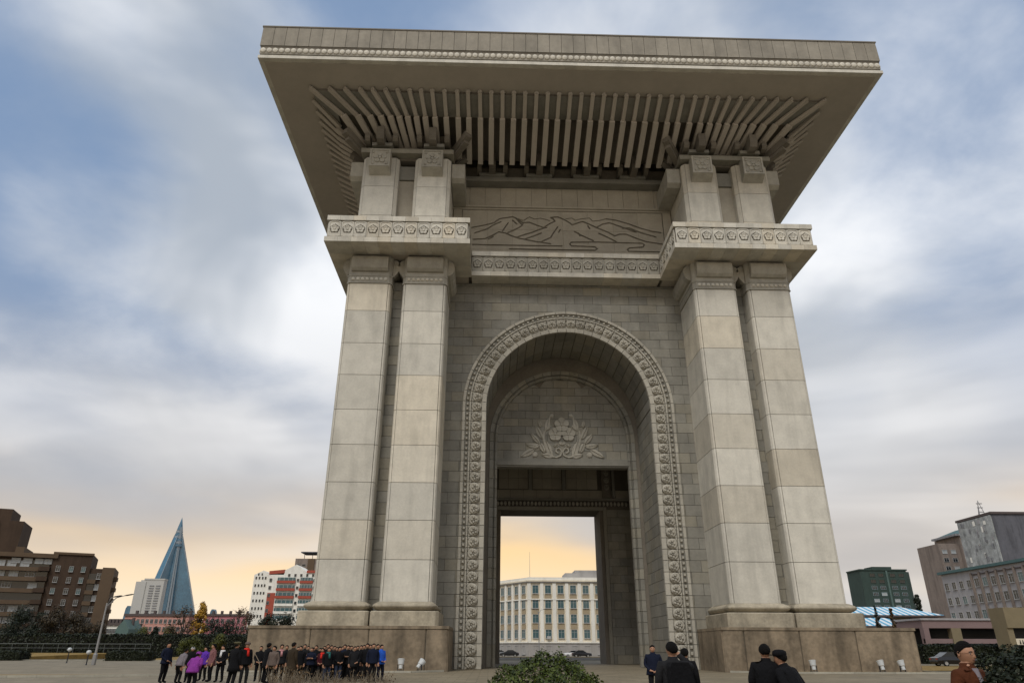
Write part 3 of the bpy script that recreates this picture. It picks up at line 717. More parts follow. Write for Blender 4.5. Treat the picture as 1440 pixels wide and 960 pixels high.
for k in range(84):
    for s_ in (-1, 1): bead(s_*(RX-.02), RY0+.3+k*.613, 56.84, s_, 0)
bd.build('bead_course', 'granite', roof, kind='stuff')
MB().box(-RX+.01, RX-.01, RY0+.015, RY1-.015, 56.37, 57.28).build('bead_backing', 'granite_fascia', roof)
MB().box(-RX-.03, RX+.03, RY0-.03, RY1+.03, 57.28, 57.4).build('cornice_fillet', 'granite_dark', roof)
npn = 52; w = (2*RX+.2)/npn
for k in range(npn): block('fascia_panel', 'granite_fascia', roof, -RX-.1+k*w+.02, -RX-.1+(k+1)*w-.02, RY0-.1, RY0+.15, 57.42, 59.9)
for k in range(42):
    for s_ in (-1, 1):
        a, c = sorted((s_*(RX-.15), s_*(RX+.1))); w2 = (RY1-RY0-.3)/42; block('fascia_panel', 'granite_fascia', roof, a, c, RY0+.17+k*w2+.02, RY0+.17+(k+1)*w2-.02, 57.42, 59.9)
MB().box(-RX-.16, RX+.16, RY0-.16, RY1+.16, 59.92, 60.08).build('coping', 'granite_dark', roof)
MB().box(-25, 25, 0, 37, 60, 63).build('attic', 'granite_wall', roof)
# rafters; the table maps outer ends to the ends at the purlin so that they fan out at the corners
F_out = [0, 9.6, 10.87, 12.0, 13.35, 14.63, 15.82, 17.02, 18.29, 19.56, 20.91, 22.25, 23.81, 25.45, 27.45]
F_in = [0, 9.55, 10.8, 11.95, 13.25, 14.45, 15.5, 16.45, 17.4, 18.3, 19.25, 20.3, 21.45, 22.75, 24.3]
F_low = [0, 9.55, 10.8, 11.9, 13.1, 14.2, 15.1, 15.9, 16.6, 17.3, 18.0, 18.7, 19.5, 20.4, 21.4]
outs = [k*1.2 for k in range(0, 8)] + F_out[1:]
xs_ = sorted(set([-o for o in outs if o > .1] + outs))
RAF = MB()
bw_, H1, H2 = .44, .34, .42
def add_rafter(fn, o_):
    """fn maps (along, inward) to world xy; o_ is the outer position along the eave"""
    sg = 1 if o_ >= 0 else -1; i_ = sg*np.interp(abs(o_), F_out, F_in); l_ = sg*np.interp(abs(o_), F_out, F_low)
    p0 = fn(o_, .15) + (55.40,); p1 = fn(i_, 3.0) + (54.2,); p2 = fn(i_+(0), 2.55) + (54.0,); p3 = fn(l_, 7.6) + (52.0,)
    MB().bar(p0, p1, .40, .36).build('rafter', 'granite_soffit', roof)
    q = MB(); dirv = Vector(p1)-Vector(p0); a = math.atan2(dirv.y, dirv.x)
    q.lathe([(.02, -.02), (.26, -.02), (.26, .03), (.02, .03)], 8)
    o = q.build('rafter_end', 'granite_soffit', roof, (p0[0], p0[1], p0[2]+.03), (0, math.pi/2-.35, a))
    MB().bar(p2, p3, .56, .44, w1=.56).build('rafter', 'granite_soffit', roof)
front = lambda u, v: (float(u), float(-4.1+v))
for x in xs_: add_rafter(front, x)
for s_ in (-1, 1):
    side = lambda u, v, s_=s_: (float(s_*(27.5-v)), float(18.3+u*1.0))
    for o_ in xs_:
        ys_ = o_ if abs(o_) < 9 else math.copysign(abs(o_)-5.0, o_)
        if abs(o_) > 27: continue
        sg = 1 if o_ >= 0 else -1
        i_ = sg*np.interp(abs(o_), F_out, F_in); l_ = sg*np.interp(abs(o_), F_out, F_low); sh = 0 if abs(o_) < 9 else -5.0*sg
        p0 = (s_*27.55, 18.3+o_+sh, 55.5); p1 = (s_*25.05, 18.3+i_+sh, 54.15); p2 = (s_*25.5, 18.3+i_+sh, 53.98); p3 = (s_*21.5, 18.3+l_+sh, 52.2)
        MB().bar(p0, p1, .42, .36).build('rafter', 'granite_soffit', roof); MB().bar(p2, p3, .54, .44).build('rafter', 'granite_soffit', roof)
def hip(r0, r1, name, m):
    (x0, y0, z0), (x1, y1, z1) = r0, r1; c_ = 18.5
    A = [(-x0, y0, z0), (x0, y0, z0), (x0, 2*c_-y0, z0), (-x0, 2*c_-y0, z0)]; B = [(-x1, y1, z1), (x1, y1, z1), (x1, 2*c_-y1, z1), (-x1, 2*c_-y1, z1)]
    MB().add(A+B, [(i, (i+1) % 4, 4+(i+1) % 4, 4+i) for i in range(4)]).build(name, m, roof)
hip((27.3, -3.55, 55.73), (27.3, -3.55, 55.42), 'roof_boards', 'granite_dark')  # dark strip painting the shadow gap along the outer edge of the boards
hip((27.32, -3.57, 55.42), (25.0, -1.0, 54.55), 'roof_boards', 'granite_wall')
hip((25.3, -1.3, 54.95), (21.0, 5.6, 54.1), 'roof_boards', 'granite_dark')
hip((25.02, -1.02, 54.54), (25.3, -1.3, 54.96), 'roof_boards', 'granite_dark')
# ================================================================== the city around
mat('cream_render', (0.78, 0.70, 0.55), 0.85, noise=0.08, nscale=0.2, streak=0.12)
mat('white_render', (0.82, 0.79, 0.71), 0.85, noise=0.07, nscale=0.2, streak=0.10)
mat('tan_render', (0.36, 0.29, 0.19), 0.85, noise=0.1, nscale=0.3)
mat('grey_render', (0.36, 0.34, 0.32), 0.85, noise=0.1, nscale=0.3, streak=0.15)
mat('brown_render', (0.062, 0.039, 0.025), 0.9, noise=0.2, nscale=0.2, streak=0.2)
mat('brown_light', (0.115, 0.078, 0.048), 0.9, noise=0.15, nscale=0.3)
mat('concrete_grey', (0.25, 0.25, 0.255), 0.9, noise=0.16, nscale=0.15, streak=0.3)
mat('concrete_dark', (0.12, 0.12, 0.135), 0.9, noise=0.2, nscale=0.15, streak=0.3)
mat('taupe_render', (0.24, 0.195, 0.165), 0.9, noise=0.15, nscale=0.2, streak=0.25)
mat('lilac_render', (0.36, 0.345, 0.345), 0.9, noise=0.08, nscale=0.2, streak=0.15)
mat('rose_render', (0.235, 0.165, 0.16), 0.9, noise=0.1, nscale=0.2)
mat('pink_render', (0.52, 0.27, 0.22), 0.9, noise=0.15, nscale=0.2)
mat('magenta_render', (0.50, 0.20, 0.22), 0.9, noise=0.15, nscale=0.2)
mat('green_render', (0.04, 0.065, 0.055), 0.8, noise=0.15, nscale=0.2, streak=0.15)
mat('green_light', (0.09, 0.14, 0.125), 0.8, noise=0.15, nscale=0.2)
mat('red_paint', (0.36, 0.075, 0.045), 0.7, noise=0.1)
mat('ochre_render', (0.22, 0.18, 0.11), 0.9, noise=0.1)
mat('glass_dark', (0.018, 0.022, 0.026), 0.15, spec=0.6)
mat('glass_pale', (0.38, 0.40, 0.40), 0.3, spec=0.5)
mat('glass_teal', (0.06, 0.12, 0.13), 0.2, spec=0.6)
mat('frame_white', (0.42, 0.42, 0.41), 0.6)
mat('mosaic_wall', (0.36, 0.37, 0.36), 0.8, noise=0.55, nscale=0.6, streak=0.3)
mat('frame_blue', (0.30, 0.40, 0.45), 0.6)
mat('curtain_glass', (0.065, 0.16, 0.235), 0.3, spec=0.7, noise=0.3, nscale=0.03, streak=0.2)
mat('curtain_edge', (0.25, 0.29, 0.32), 0.6)
mat('slab_tower', (0.46, 0.45, 0.42), 0.8, noise=0.06)
mat('roof_blue', (0.10, 0.36, 0.52), 0.5, noise=0.1)
mat('roof_white', (0.72, 0.76, 0.78), 0.5)
mat('roof_dark', (0.09, 0.07, 0.065), 0.8)
mat('teal_roof', (0.07, 0.13, 0.13), 0.7)
mat('metal_grey', (0.30, 0.30, 0.30), 0.5, metal=0.5)
mat('railing_paint', (0.12, 0.13, 0.12), 0.6)
mat('metal_dark', (0.035, 0.036, 0.04), 0.5, metal=0.4)
mat('lamp_white', (0.5, 0.52, 0.52), 0.4)
_win = {}
def window_mesh(w, h, frame, glass, mull=1, depth=.14, sill=True):
    key = (w, h, frame, glass, mull, sill)
    if key in _win: return _win[key]
    m_ = MB(); t = min(.07, w*.06)
    m_.box(-w/2, w/2, -.02, .06, 0, h, 1)
    for a, c, z0, z1 in ((-w/2-t, -w/2, -t, h+t), (w/2, w/2+t, -t, h+t), (-w/2, w/2, h, h+t), (-w/2, w/2, -t, 0)): m_.box(a, c, -depth, .05, z0, z1, 0)
    for k in range(mull):
        x = -w/2+w*(k+1)/(mull+1); m_.box(x-t*.35, x+t*.35, -depth*.6, -.021, 0, h, 0)
    if mull and h > .9: m_.box(-w/2, w/2, -depth*.55, -.022, h*.68, h*.68+t*.6, 0)
    if sill: m_.box(-w/2-t*1.6, w/2+t*1.6, -depth-.14, .04, -t*2, -t*1.02, 0)
    _win[key] = m_.mesh('window', [frame, glass]); return _win[key]
def windows(parent, xs, zs, w, h, frame='frame_white', glass='glass_dark', mull=1, y=0.0, rz=0.0, x_at=0.0, skip=0.0, name='window', alt=None, sill=True):
    for z in zs:
        for x in xs:
            if skip and random.random() < skip: continue
            g = alt if alt and random.random() < .35 else glass
            me = window_mesh(w, h, frame, g, mull, sill=sill)
            if rz == 0: inst(name, me, parent, (x, y-.02, z))
            else: inst(name, me, parent, (x_at+(-.02 if rz < 0 else .02), x, z), (0, 0, rz))
def house(name, label, x, y, rz, cat='building', group=None): return empty(name, (float(x), float(y), 0), rz, label, cat, group)
def pbox(parent, name, m, *b): return MB().box(*b).build(name, m, parent)
lin = lambda a, c, n: [a+(c-a)*k/(n-1) for k in range(n)] if n > 1 else [a]
# ---- office block seen through the arch
of = house('office_building', 'cream five-storey office block framed by the arch opening', 1.6, 120, 0)
pbox(of, 'wall', 'cream_render', 0, 48, 0, 14, 2.9, 16.7); pbox(of, 'ground_floor', 'grey_render', -.02, 48.02, -.06, 14, 0, 3.0)
pbox(of, 'cornice', 'cream_render', -.4, 48.4, -.6, 14.4, 16.95, 17.3); pbox(of, 'parapet', 'white_render', -.2, 48.2, -.35, 14.2, 17.31, 17.95); pbox(of, 'cornice', 'grey_render', -.3, 48.3, -.45, 14.3, 16.7, 16.94)
pbox(of, 'string_course', 'white_render', -.1, 48.1, -.3, 0, 3.02, 3.32); pbox(of, 'string_course', 'white_render', -.1, 48.1, -.3, 0, 12.72, 12.98)
ZR = (14.25, 10.85, 7.55, 4.15)
bays = [1.73+3.1*k for k in range(15)]
for k in range(16):
    xp = 1.73-1.55+3.1*k; pbox(of, 'pilaster', 'white_render', xp-.42, xp+.42, -.26, 0, 3.34, 16.69)
for xb in bays:
    for z in ZR[1:]: pbox(of, 'spandrel', 'tan_render', xb-.85, xb+.85, -.08, 0, z+1.95, z+3.05 if z > 8 else z+3.15)
def win_split(parent, xs, zs, w, h):
    fr_ = window_mesh(w, h, 'frame_white', 'glass_dark', 1)
    for z in zs:
        for x in xs:
            o = inst('window', fr_, parent, (x, -.02, z)); inst('pane', PANE, o, (0, -.03, 0), scale=(w, 1, h))
PANE = MB().box(-.5, .5, -.005, .0, 0.02, .98).mesh('pane', 'glass_teal')
win_split(of, bays, ZR, 1.35, 1.8); win_split(of, bays, (.62,), 1.3, 1.8)
pbox(of, 'rooftop_room', 'grey_render', 9.5, 30, 3, 11, 17.96, 19.3); pbox(of, 'rooftop_room', 'grey_render', 12, 22, 3.2, 11, 19.31, 20.0)
MB().tube([(.6, 4, 17.95), (.6, 4, 24.5)], [.06, .03], 5).build('mast', 'metal_grey', of)
for x, z in ((16.9, 6.9), (4.4, 3.9)): pbox(of, 'air_conditioner', 'frame_white', x, x+.9, -.75, -.28, z, z+.65)
wing = MB().box(0, 16, 0, 13, 2.9, 16.7).build('wing', 'cream_render', of, (0, 0, 0), (0, 0, math.radians(180-57)))
# wing is mirrored by placing its facade on the local +y side facing the plaza
wing.location = (0, 0, 0); wing.rotation_euler = (0, 0, math.radians(-57)); wing.data = MB().box(-16, 0, 0, 12, 2.9, 16.7).mesh('wing', 'cream_render')
def wpart(nm, m_, *b_): MB().box(*b_).build(nm, m_, wing)
wpart('ground_floor', 'grey_render', -16, 0, -.06, 12, 0, 3.0); wpart('cornice', 'cream_render', -16.4, .1, -.55, 12, 16.95, 17.28); wpart('parapet', 'white_render', -16.2, 0, -.33, 12, 17.31, 17.9)
wpart('cornice', 'grey_render', -16.3, .0, -.42, 12, 16.7, 16.94)
wpart('string_course', 'white_render', -16, 0, -.28, 0, 3.02, 3.3); wpart('string_course', 'white_render', -16, 0, -.28, 0, 12.72, 12.96)
wb = [-1.9-3.1*k for k in range(5)]
for xb in wb:
    wpart('pilaster', 'white_render', xb-1.95, xb-1.15, -.25, 0, 3.32, 16.69)
    for z in ZR[1:]: wpart('spandrel', 'tan_render', xb-.85, xb+.85, -.08, 0, z+1.95, z+3.0)
windows(wing, wb, ZR, 1.35, 1.8, glass='glass_teal'); windows(wing, wb, (.62,), 1.2, 1.8, glass='glass_teal')
# ---- glass pyramid tower far away on the left
hx, hy = -838.0, 1850.0
py = house('pyramid_tower', 'tall blue glass pyramid tower tapering to a point far behind the trees', hx, hy, 0.0, 'tower')
HT = 322
def wing_prism(a, L0, w0, zt=255, rt=9):
    ca, sa = math.cos(a), math.sin(a); rr = []
    for z, L, w in ((0, L0, w0), (76, L0*.745+rt*.2, w0*.92), (zt, rt, w0*.5)):
        pts = [(0, -w/2), (L, -w/2*.8), (L, w/2*.8), (0, w/2)]; rr.append([(x*ca-y*sa, x*sa+y*ca, z) for x, y in pts])
    return rr
WA = [math.radians(q) for q in (13.5, -106.5, 133.5)]
for a in WA:
    MB().rings(wing_prism(a, 100, 26, zt=275)).build('wing', 'curtain_glass', py)
    ca, sa = math.cos(a), math.sin(a); e = MB()
    for s_ in (-1, 1):
        q0 = (100.4*ca-s_*10.6*sa, 100.4*sa+s_*10.6*ca, 0); q1 = (9.2*ca-s_*5.4*sa, 9.2*sa+s_*5.4*ca, 275)
        e.tube([q0, q1], [1.1, .8], 5)
    e.build('edge_trim', 'curtain_edge', py)
MB().lathe([(34, 0), (26, 76), (15, 210), (10, 275)], 12).build('core', 'curtain_glass', py)
for k in range(6): MB().lathe([(15.5-k*1.35, 0), (15.2-k*1.35, 5), (13.4-k*1.35, 5.2), (13.2-k*1.35, 7.2)], 20, (0, 0, 246+k*7.2)).build('ring_floor', 'curtain_edge' if k % 2 else 'curtain_glass', py)
MB().lathe([(7.6, 289), (4.6, 303), (.3, HT)], 16).build('cone', 'curtain_glass', py)
for a in (math.radians(-40), math.radians(-53)): # pale lift shafts climbing the valley towards the camera
    MB().bar((33*math.cos(a), 33*math.sin(a), 20), (8*math.cos(a), 8*math.sin(a), 296), 5.0, 3.0, w1=2.0).build('lift_shaft', 'curtain_edge', py)
for a in WA[:2]: MB().rings([[(x+118*math.cos(a), y+118*math.sin(a), z) for x, y in ((-12*q, -9), (12*q, -9), (12*q, 9), (-12*q, 9))] for z, q in ((0, 1), (88, .45), (94, .2))]).build('foot_wing', 'curtain_glass', py)
# ---- pale slab tower in front of the pyramid
x0_, y0_ = at(188, 866, 900)[0], 900.0
st = house('slab_tower', 'pale grey high-rise slab with a ribbed front before the glass pyramid', x0_, y0_, math.radians(4))
hh = float(at(208, 815, 900)[2]); pbox(st, 'wall', 'slab_tower', 0, 29, 0, 12, 0, hh); pbox(st, 'stair_core', 'slab_tower', -5.5, 7, -1.0, 10, 0, hh-2)
pbox(st, 'parapet', 'slab_tower', 4, 29.4, -.4, 12.4, hh, hh+2)
for k in range(20): pbox(st, 'balcony_band', 'concrete_grey', 12, 17.5, -.6, 0, 18+k*3.0, 19.3+k*3.0); pbox(st, 'balcony_band', 'concrete_grey', 20, 25.5, -.6, 0, 18+k*3.0, 19.3+k*3.0)
# ---- long low pink buildings
def long_block(name, label, px0, px1, py_, Y, m, floors, nb_, fr='frame_white', wcol='glass_dark'):
    a, c = at(px0, py_, Y), at(px1, py_, Y); H = float((a[2]+c[2])/2); Wd = float(c[0]-a[0])
    h = house(name, label, a[0], Y, 0); pbox(h, 'wall', m, 0, Wd, 0, 14, 0, H); pbox(h, 'roof', 'roof_dark', -.5, Wd+.5, -.5, 14.5, H, H+1.1)
    xs = lin(2.2, Wd-2.2, nb_); zs = [H-3.0-k*3.4 for k in range(floors)]
    windows(h, xs, zs, 1.3, 1.7, fr, wcol, 1)
    for k in range(7): x = Wd*(k+.5)/7; pbox(h, 'chimney', 'roof_dark', x, x+1.0, 5, 6.4, H+1.1, H+2.8)
    return h
long_block('apartment_building', 'long low pink apartment building in front of the glass pyramid', 176, 266, 866, 300, 'pink_render', 4, 13)
long_block('apartment_building', 'rose-red low building behind bare trees left of the plinth', 286, 372, 866, 320, 'magenta_render', 3, 11)
h = long_block('apartment_building', 'small white low-rise building beside the street lamp', 140, 176, 879, 260, 'white_render', 3, 7)
a = at(166, 870, 240); h = house('apartment_building', 'narrow pale green gabled building next to the pink block', a[0], 240, 0)
MB().prism([(0, 0), (5, 0), (5, 8.5), (2.5, 12), (0, 8.5)], 'y', 0, 12).build('wall', 'green_light', h); pbox(h, 'chimney', 'roof_dark', 3.2, 4, 5, 6, 10, 12.8)
windows(h, (1.4, 3.6), (2.2, 5.4), .9, 1.3)
# ---- white and red apartment block
h = house('apartment_building', 'white apartment block with brick-red panels and gabled roofline', -104.5, 240, 0)
pbox(h, 'wall', 'white_render', 0, 6.2, 0, 14, 0, 28.6)
MB().prism([(0, 28.6), (6.2, 28.6), (6.2, 29.6), (3.6, 30.9), (0, 29.2)], 'y', 0, 14).build('gable', 'white_render', h); MB().prism([(6.3, 29.3), (12.5, 29.9), (12.5, 31.2), (6.3, 30.6)], 'y', -1.2, 13).build('mansard_roof', 'red_paint', h)
pbox(h, 'wall', 'white_render', 6.2, 29.5, -1.0, 14, 0, 29.2); MB().prism([(12.3, 29.2), (29.5, 29.2), (29.5, 29.9), (22, 29.9), (17, 33.2), (12.3, 30.8)], 'y', -1.0, 14).build('gable', 'white_render', h)
pbox(h, 'mansard_roof', 'red_paint', 21.5, 29.8, -1.4, 13, 29.9, 30.9)
windows(h, (1.0, 2.3, 3.6, 4.8), [13.0+2.9*k for k in range(6)], .55, .95, sill=False, mull=0)
windows(h, (1.8, 3.2), (29.0,), .5, .8, sill=False, mull=0)
pbox(h, 'red_panel', 'red_paint', 6.6, 9.8, -1.12, -1, 10, 22.2); pbox(h, 'red_panel', 'red_paint', 25.2, 29.4, -1.12, -1, 12, 21.5)
for k in range(6):
    z = 11.5+2.9*k
    for x0, x1 in ((10.2, 17.2), (19.4, 24.2)):
        pbox(h, 'balcony_glazing', 'glass_teal', x0, x1, -1.6, -1.0, z+.9, z+2.1); pbox(h, 'balcony_slab', 'red_paint' if k > 2 else 'white_render', x0-.2, x1+.2, -1.8, -1.0, z-.1, z+.85)
        for q in range(4): pbox(h, 'mullion', 'frame_white', x0+(q+.5)*(x1-x0)/4-.08, x0+(q+.5)*(x1-x0)/4+.08, -1.68, -1.6, z+.9, z+2.1)
    windows(h, (18.3, 25.0, 27.5), (z+.6,), .8, 1.0, y=-1.12, sill=False, mull=0)
    windows(h, (7.3,), (z+.5,), .9, 1.2, y=-1.14, sill=False, mull=1)
windows(h, (14.5, 17, 19.4, 21.8, 24.2, 26.8), (29.4-.9,), .8, 1.0, y=-1.02, sill=False, mull=0)
a = at(416, 783, 300); h = house('apartment_tower', 'grey tower with a flat canopy rising behind the red and white block', a[0], 300, 0)
pbox(h, 'wall', 'taupe_render', 0, 12, 0, 12, 0, 42.5); pbox(h, 'stair_core', 'brown_light', 6.3, 9.5, -.5, 0, 0, 42.4); pbox(h, 'canopy', 'concrete_dark', 2.5, 12, -.8, 10, 45.2, 45.7)
for x in (4, 8, 11): MB().tube([(x, 1, 42.5), (x, 1, 45.2)], .15, 5).build('post', 'metal_dark', h)
windows(h, (1.6, 4.4), [26+3.2*k for k in range(5)], 1.7, 1.0, 'frame_white', 'glass_dark', 0, sill=False); windows(h, (10.8,), [26+3.2*k for k in range(5)], .9, 1.0, 'frame_white', 'glass_dark', 0, sill=False)
# ---- brown apartment block at the left edge
_c = at(157, 830, 110); _a = math.radians(22)
h = house('apartment_building', 'dark brown stepped apartment block with balconies at the left edge', _c[0]-33.6*.86*math.cos(_a), 110-33.6*.86*math.sin(_a), _a); h.scale = (.86, .86, 1)
pbox(h, 'wall', 'brown_render', -20, 27.2, 0, 13, 0, 20.4); pbox(h, 'stair_tower', 'brown_render', 18.6, 27.5, -.7, 12, 0, 21.2); pbox(h, 'tower', 'brown_render', -20, 9.6, 1, 13, 20.4, 27.8)
pbox(h, 'tower_top', 'brown_render', -20, 6.3, 1.5, 12, 27.8, 30.4); pbox(h, 'end_wing', 'brown_render', 27.2, 33.0, -.2, 12, 0, 18.2); pbox(h, 'end_wing_edge', 'brown_light', 30.4, 33.3, -.6, 12, 0, 18.5)
pbox(h, 'parapet', 'brown_light', -20, 19.6, -1.2, 0, 20.0, 20.9); pbox(h, 'parapet', 'brown_light', 18.4, 27.7, -1.0, 0, 20.9, 21.4); pbox(h, 'roof_ledge', 'brown_light', 9.6, 11.5, 0, 12, 20.4, 22.2)
for k, z in enumerate([18.1, 16.0, 13.6, 11.2, 8.8, 6.4, 4.0]):
    x0 = -8 if k < 2 else 8.2
    pbox(h, 'recess_shade_panel', 'glass_dark', x0, 18.0, -.06, .02, z-.1, z+1.35); pbox(h, 'balcony_parapet', 'brown_light', x0-.2, 16.4, -1.3, 0, z-1.0, z-.15)  # flat dark panel, shade of the balcony recess put into its colour
    pbox(h, 'balcony_parapet', 'brown_render', 16.0, 18.4, -1.7, 0, z-.9, z-.0)
    q = x0+.6
    while q < 16:
        wq = random.uniform(1.1, 2.6)
        if random.random() < .72: inst('window', window_mesh(1.9, 1.05, 'frame_white', 'glass_pale' if random.random() < .7 else 'glass_dark', 2, sill=False), h, (q+1, -.2, z))
        q += wq+1.0
for q in (10.4, 13.0, 15.6, 17.4): inst('window', window_mesh(1.9, .95, 'frame_white', 'glass_pale', 1, sill=False), h, (q, -.25, 18.95-.15))
windows(h, (20.2, 23.2, 26.0), [17.3-2.35*k for k in range(8)], .9, 1.1, 'frame_white', 'glass_dark', 1, y=-.72, alt='glass_teal')
windows(h, (30.0,), [16.0-2.35*k for k in range(7)], 1.2, 1.1, 'frame_white', 'glass_dark', 1, y=-.22, alt='glass_pale')
for k in range(8):
    z = 15.6-2.3*k; pbox(h, 'recess_shade_panel', 'glass_dark', 27.5, 29.2, -.26, -.2, z+.2, z+1.5); pbox(h, 'balcony_parapet', 'brown_light', 27.5, 29.4, -1.2, -.2, z-.7, z+.15)  # narrower dark panel, recess shade painted on the flat wing wall
    pbox(h, 'side_balcony', 'brown_light', 33.3, 34.2, 1, 4.4, z+.2, z+1.0)
windows(h, (4.2, 6.6), [13.5-2.6*k for k in range(4)], 1.1, 1.2, 'frame_white', 'glass_dark', 1, alt='glass_teal'); pbox(h, 'billboard', 'white_render', -6, 2.2, -1.6, -1.3, 9.8, 15.2)
for k in range(9): z = 28.6-k*1.35; pbox(h, 'tower_balcony', 'brown_light', -6, 4.0, .2, 1, z-1.1, z-.7)
# ---- right-hand side
h = house('apartment_tower', 'dark green high-rise tower beyond the striped roofs', 178.6, 300, 0)
pbox(h, 'wall', 'green_render', 0, 23.5, 0, 14, 0, 38.6); MB().prism([(23.5, 2), (27.8, 5), (27.8, 14), (23.5, 14)], 'z', 0, 38.4).build('side_bay', 'green_render', h)
pbox(h, 'roof_room', 'green_render', 7.5, 17.5, 2, 10, 38.6, 40.6); pbox(h, 'rib', 'green_light', 12.6, 13.4, -.8, 0, 0, 38.4); pbox(h, 'parapet', 'green_render', -.4, 24, -.4, 14, 38.6, 39.2)
for xs, w in (((5.8, 10.2), 2.6), ((16.2, 20.6), 2.6)):
    for k in range(7):
        z = 35.6-3.0*k; windows(h, xs, (z,), w, 1.5, 'frame_blue' if k > 1 else 'green_render', 'glass_dark', 2, alt='glass_pale' if k > 1 else None, sill=False)
# blue-and-white striped pavilion roofs
def pavilion(name, label, x0, x1, y0, y1, ze, zr, inset):
    p = house(name, label, x0, y0, 0, 'pavilion'); Wd, Dp = x1-x0, y1-y0
    pbox(p, 'wall', 'ochre_render', 1.2, Wd-1.2, 1.2, Dp-1.2, 0, ze)
    pbox(p, 'eave', 'roof_dark', -.1, Wd+.1, -.1, Dp+.1, ze-.35, ze-.01)
    n = int(Wd/.62); 
    for k in range(n):
        a, c = k*Wd/n, (k+1)*Wd/n
        zt = lambda x: ze+(zr-ze)*min(1, min(x, Wd-x)/inset+.02)
        yt = lambda x: min(inset, min(x, Wd-x)+.05)*Dp/(2*inset)
        v = [(a, 0, ze), (c, 0, ze), (c, yt(c), zt(c)), (a, yt(a), zt(a)), (a, 0, ze-.08), (c, 0, ze-.08), (c, yt(c), zt(c)-.12), (a, yt(a), zt(a)-.12)]
        mm = 'roof_white' if k % 2 else 'roof_blue'
        MB().add(v, [(0, 1, 2, 3), (7, 6, 5, 4), (0, 4, 5, 1), (1, 5, 6, 2), (3, 2, 6, 7), (0, 3, 7, 4)]).build('roof_sheet', mm, p)
    MB().add([(inset, Dp/2, zr-.06), (Wd-inset, Dp/2, zr-.06), (Wd, Dp, ze), (0, Dp, ze), (0, 0, ze-.02), (Wd, 0, ze-.02)], [(0, 1, 2, 3), (0, 3, 4), (1, 5, 2)]).build('roof', 'roof_blue', p)
    for k in range(6): pbox(p, 'post', 'rose_render', 1+k*(Wd-2.4)/5, 1.4+k*(Wd-2.4)/5, .6, 1, 0, ze-.36)
    return p
pavilion('pavilion', 'long pavilion with an upper blue and white striped hipped roof', 54, 79.5, 80, 92, 7.85, 9.6, 5)
pavilion('pavilion', 'lower pavilion with blue and white striped roof beside the right plinth', 54, 68.3, 68, 78, 5.55, 7.05, 4.5)
h = house('apartment_tower', 'taupe high-rise with a teal hipped roof behind the office facade', 158.4, 200, 0)
pbox(h, 'wall', 'taupe_render', 0, 7.5, 0, 14, 0, 38); pbox(h, 'wall', 'taupe_render', 7.5, 15, -1.5, 14, 0, 40.6); pbox(h, 'wall', 'taupe_render', 15, 26, -.2, 14, 0, 39.6); pbox(h, 'stair_core', 'brown_light', 11, 14.6, -1.9, -1.5, 0, 40)
pbox(h, 'cornice', 'concrete_grey', 5.8, 17, -2.2, 13, 40.6, 41.3); MB().rings([[(6.5, -2, 41.3), (19, -2, 41.3), (19, 12, 41.3), (6.5, 12, 41.3)], [(11.5, 4, 43.6), (15, 4, 43.6), (15, 6, 43.6), (11.5, 6, 43.6)]]).build('roof', 'teal_roof', h)
windows(h, (1.6, 4.9), [34.4-2.9*k for k in range(11)], 1.7, 1.3, 'frame_white', 'glass_dark', 1, alt='glass_pale', sill=False)
windows(h, (17.5, 22.0), [36.4-2.9*k for k in range(6)], 3.2, 1.3, 'frame_white', 'glass_dark', 2, sill=False); windows(h, (8.8, 12.8), [37-2.9*k for k in range(11)], 1.0, 1.1, 'taupe_render', 'glass_dark', 0, y=-1.92, sill=False)
h = house('office_tower', 'grey concrete block with a mosaic end wall and rooftop antenna', 148.0, 154, 0)
pbox(h, 'wall', 'concrete_dark', 0, 60, 0, 17, 0, 40.6); pbox(h, 'parapet', 'roof_dark', -.4, 60, -.4, 17.4, 40.6, 41.3)
pbox(h, 'end_wall', 'mosaic_wall', -.35, 0, .2, 16.8, 0, 40.4); pbox(h, 'front_bay', 'lilac_render', 11.5, 60, -.5, 0, 0, 39.4)
for k in range(42):
    y, z = random.uniform(1, 15.5), random.uniform(22, 39); block('mosaic_tile', random.choice(('concrete_grey', 'white_render', 'lilac_render', 'concrete_grey')), h, -.44, -.36, y, y+random.uniform(.4, 1.3), z, z+random.uniform(.6, 1.8))
windows(h, [14+4.5*k for k in range(6)], [36.2-4.0*k for k in range(5)], 3.4, 1.7, 'frame_white', 'glass_dark', 2, y=-.52, sill=False)
an = MB()
for x, y in ((2, 8), (4, 8), (3, 10)): an.tube([(x, y, 41.3), (3, 8.7, 46.5)], [.14, .07], 5)
for z in (42.6, 44, 45.3): an.box(2.1, 3.9, 8.2, 8.5, z, z+.25)
an.build('antenna', 'metal_grey', h)
pbox(h, 'roof_house', 'rose_render', 26, 40, 2, 12, 41.3, 46)
h = house('office_building', 'long lilac-grey office facade with four window rows on the right', 125, 60, math.radians(0))
pbox(h, 'wall', 'lilac_render', 0, 16, 0, 90, 0, 22.0); pbox(h, 'roof', 'teal_roof', -.8, 16.5, -.5, 90.6, 22.0, 22.7)
for k in range(4):
    zz_ = 17.6-4.0*k
    for j in range(26):
        y = 88.4-j*3.4; me = window_mesh(1.7, 2.1 if j > 3 else 1.9, 'frame_white', 'glass_dark' if random.random() < .7 else 'glass_teal', 1)
        inst('window', me, h, (-.02, y, zz_), (0, 0, -math.pi/2))
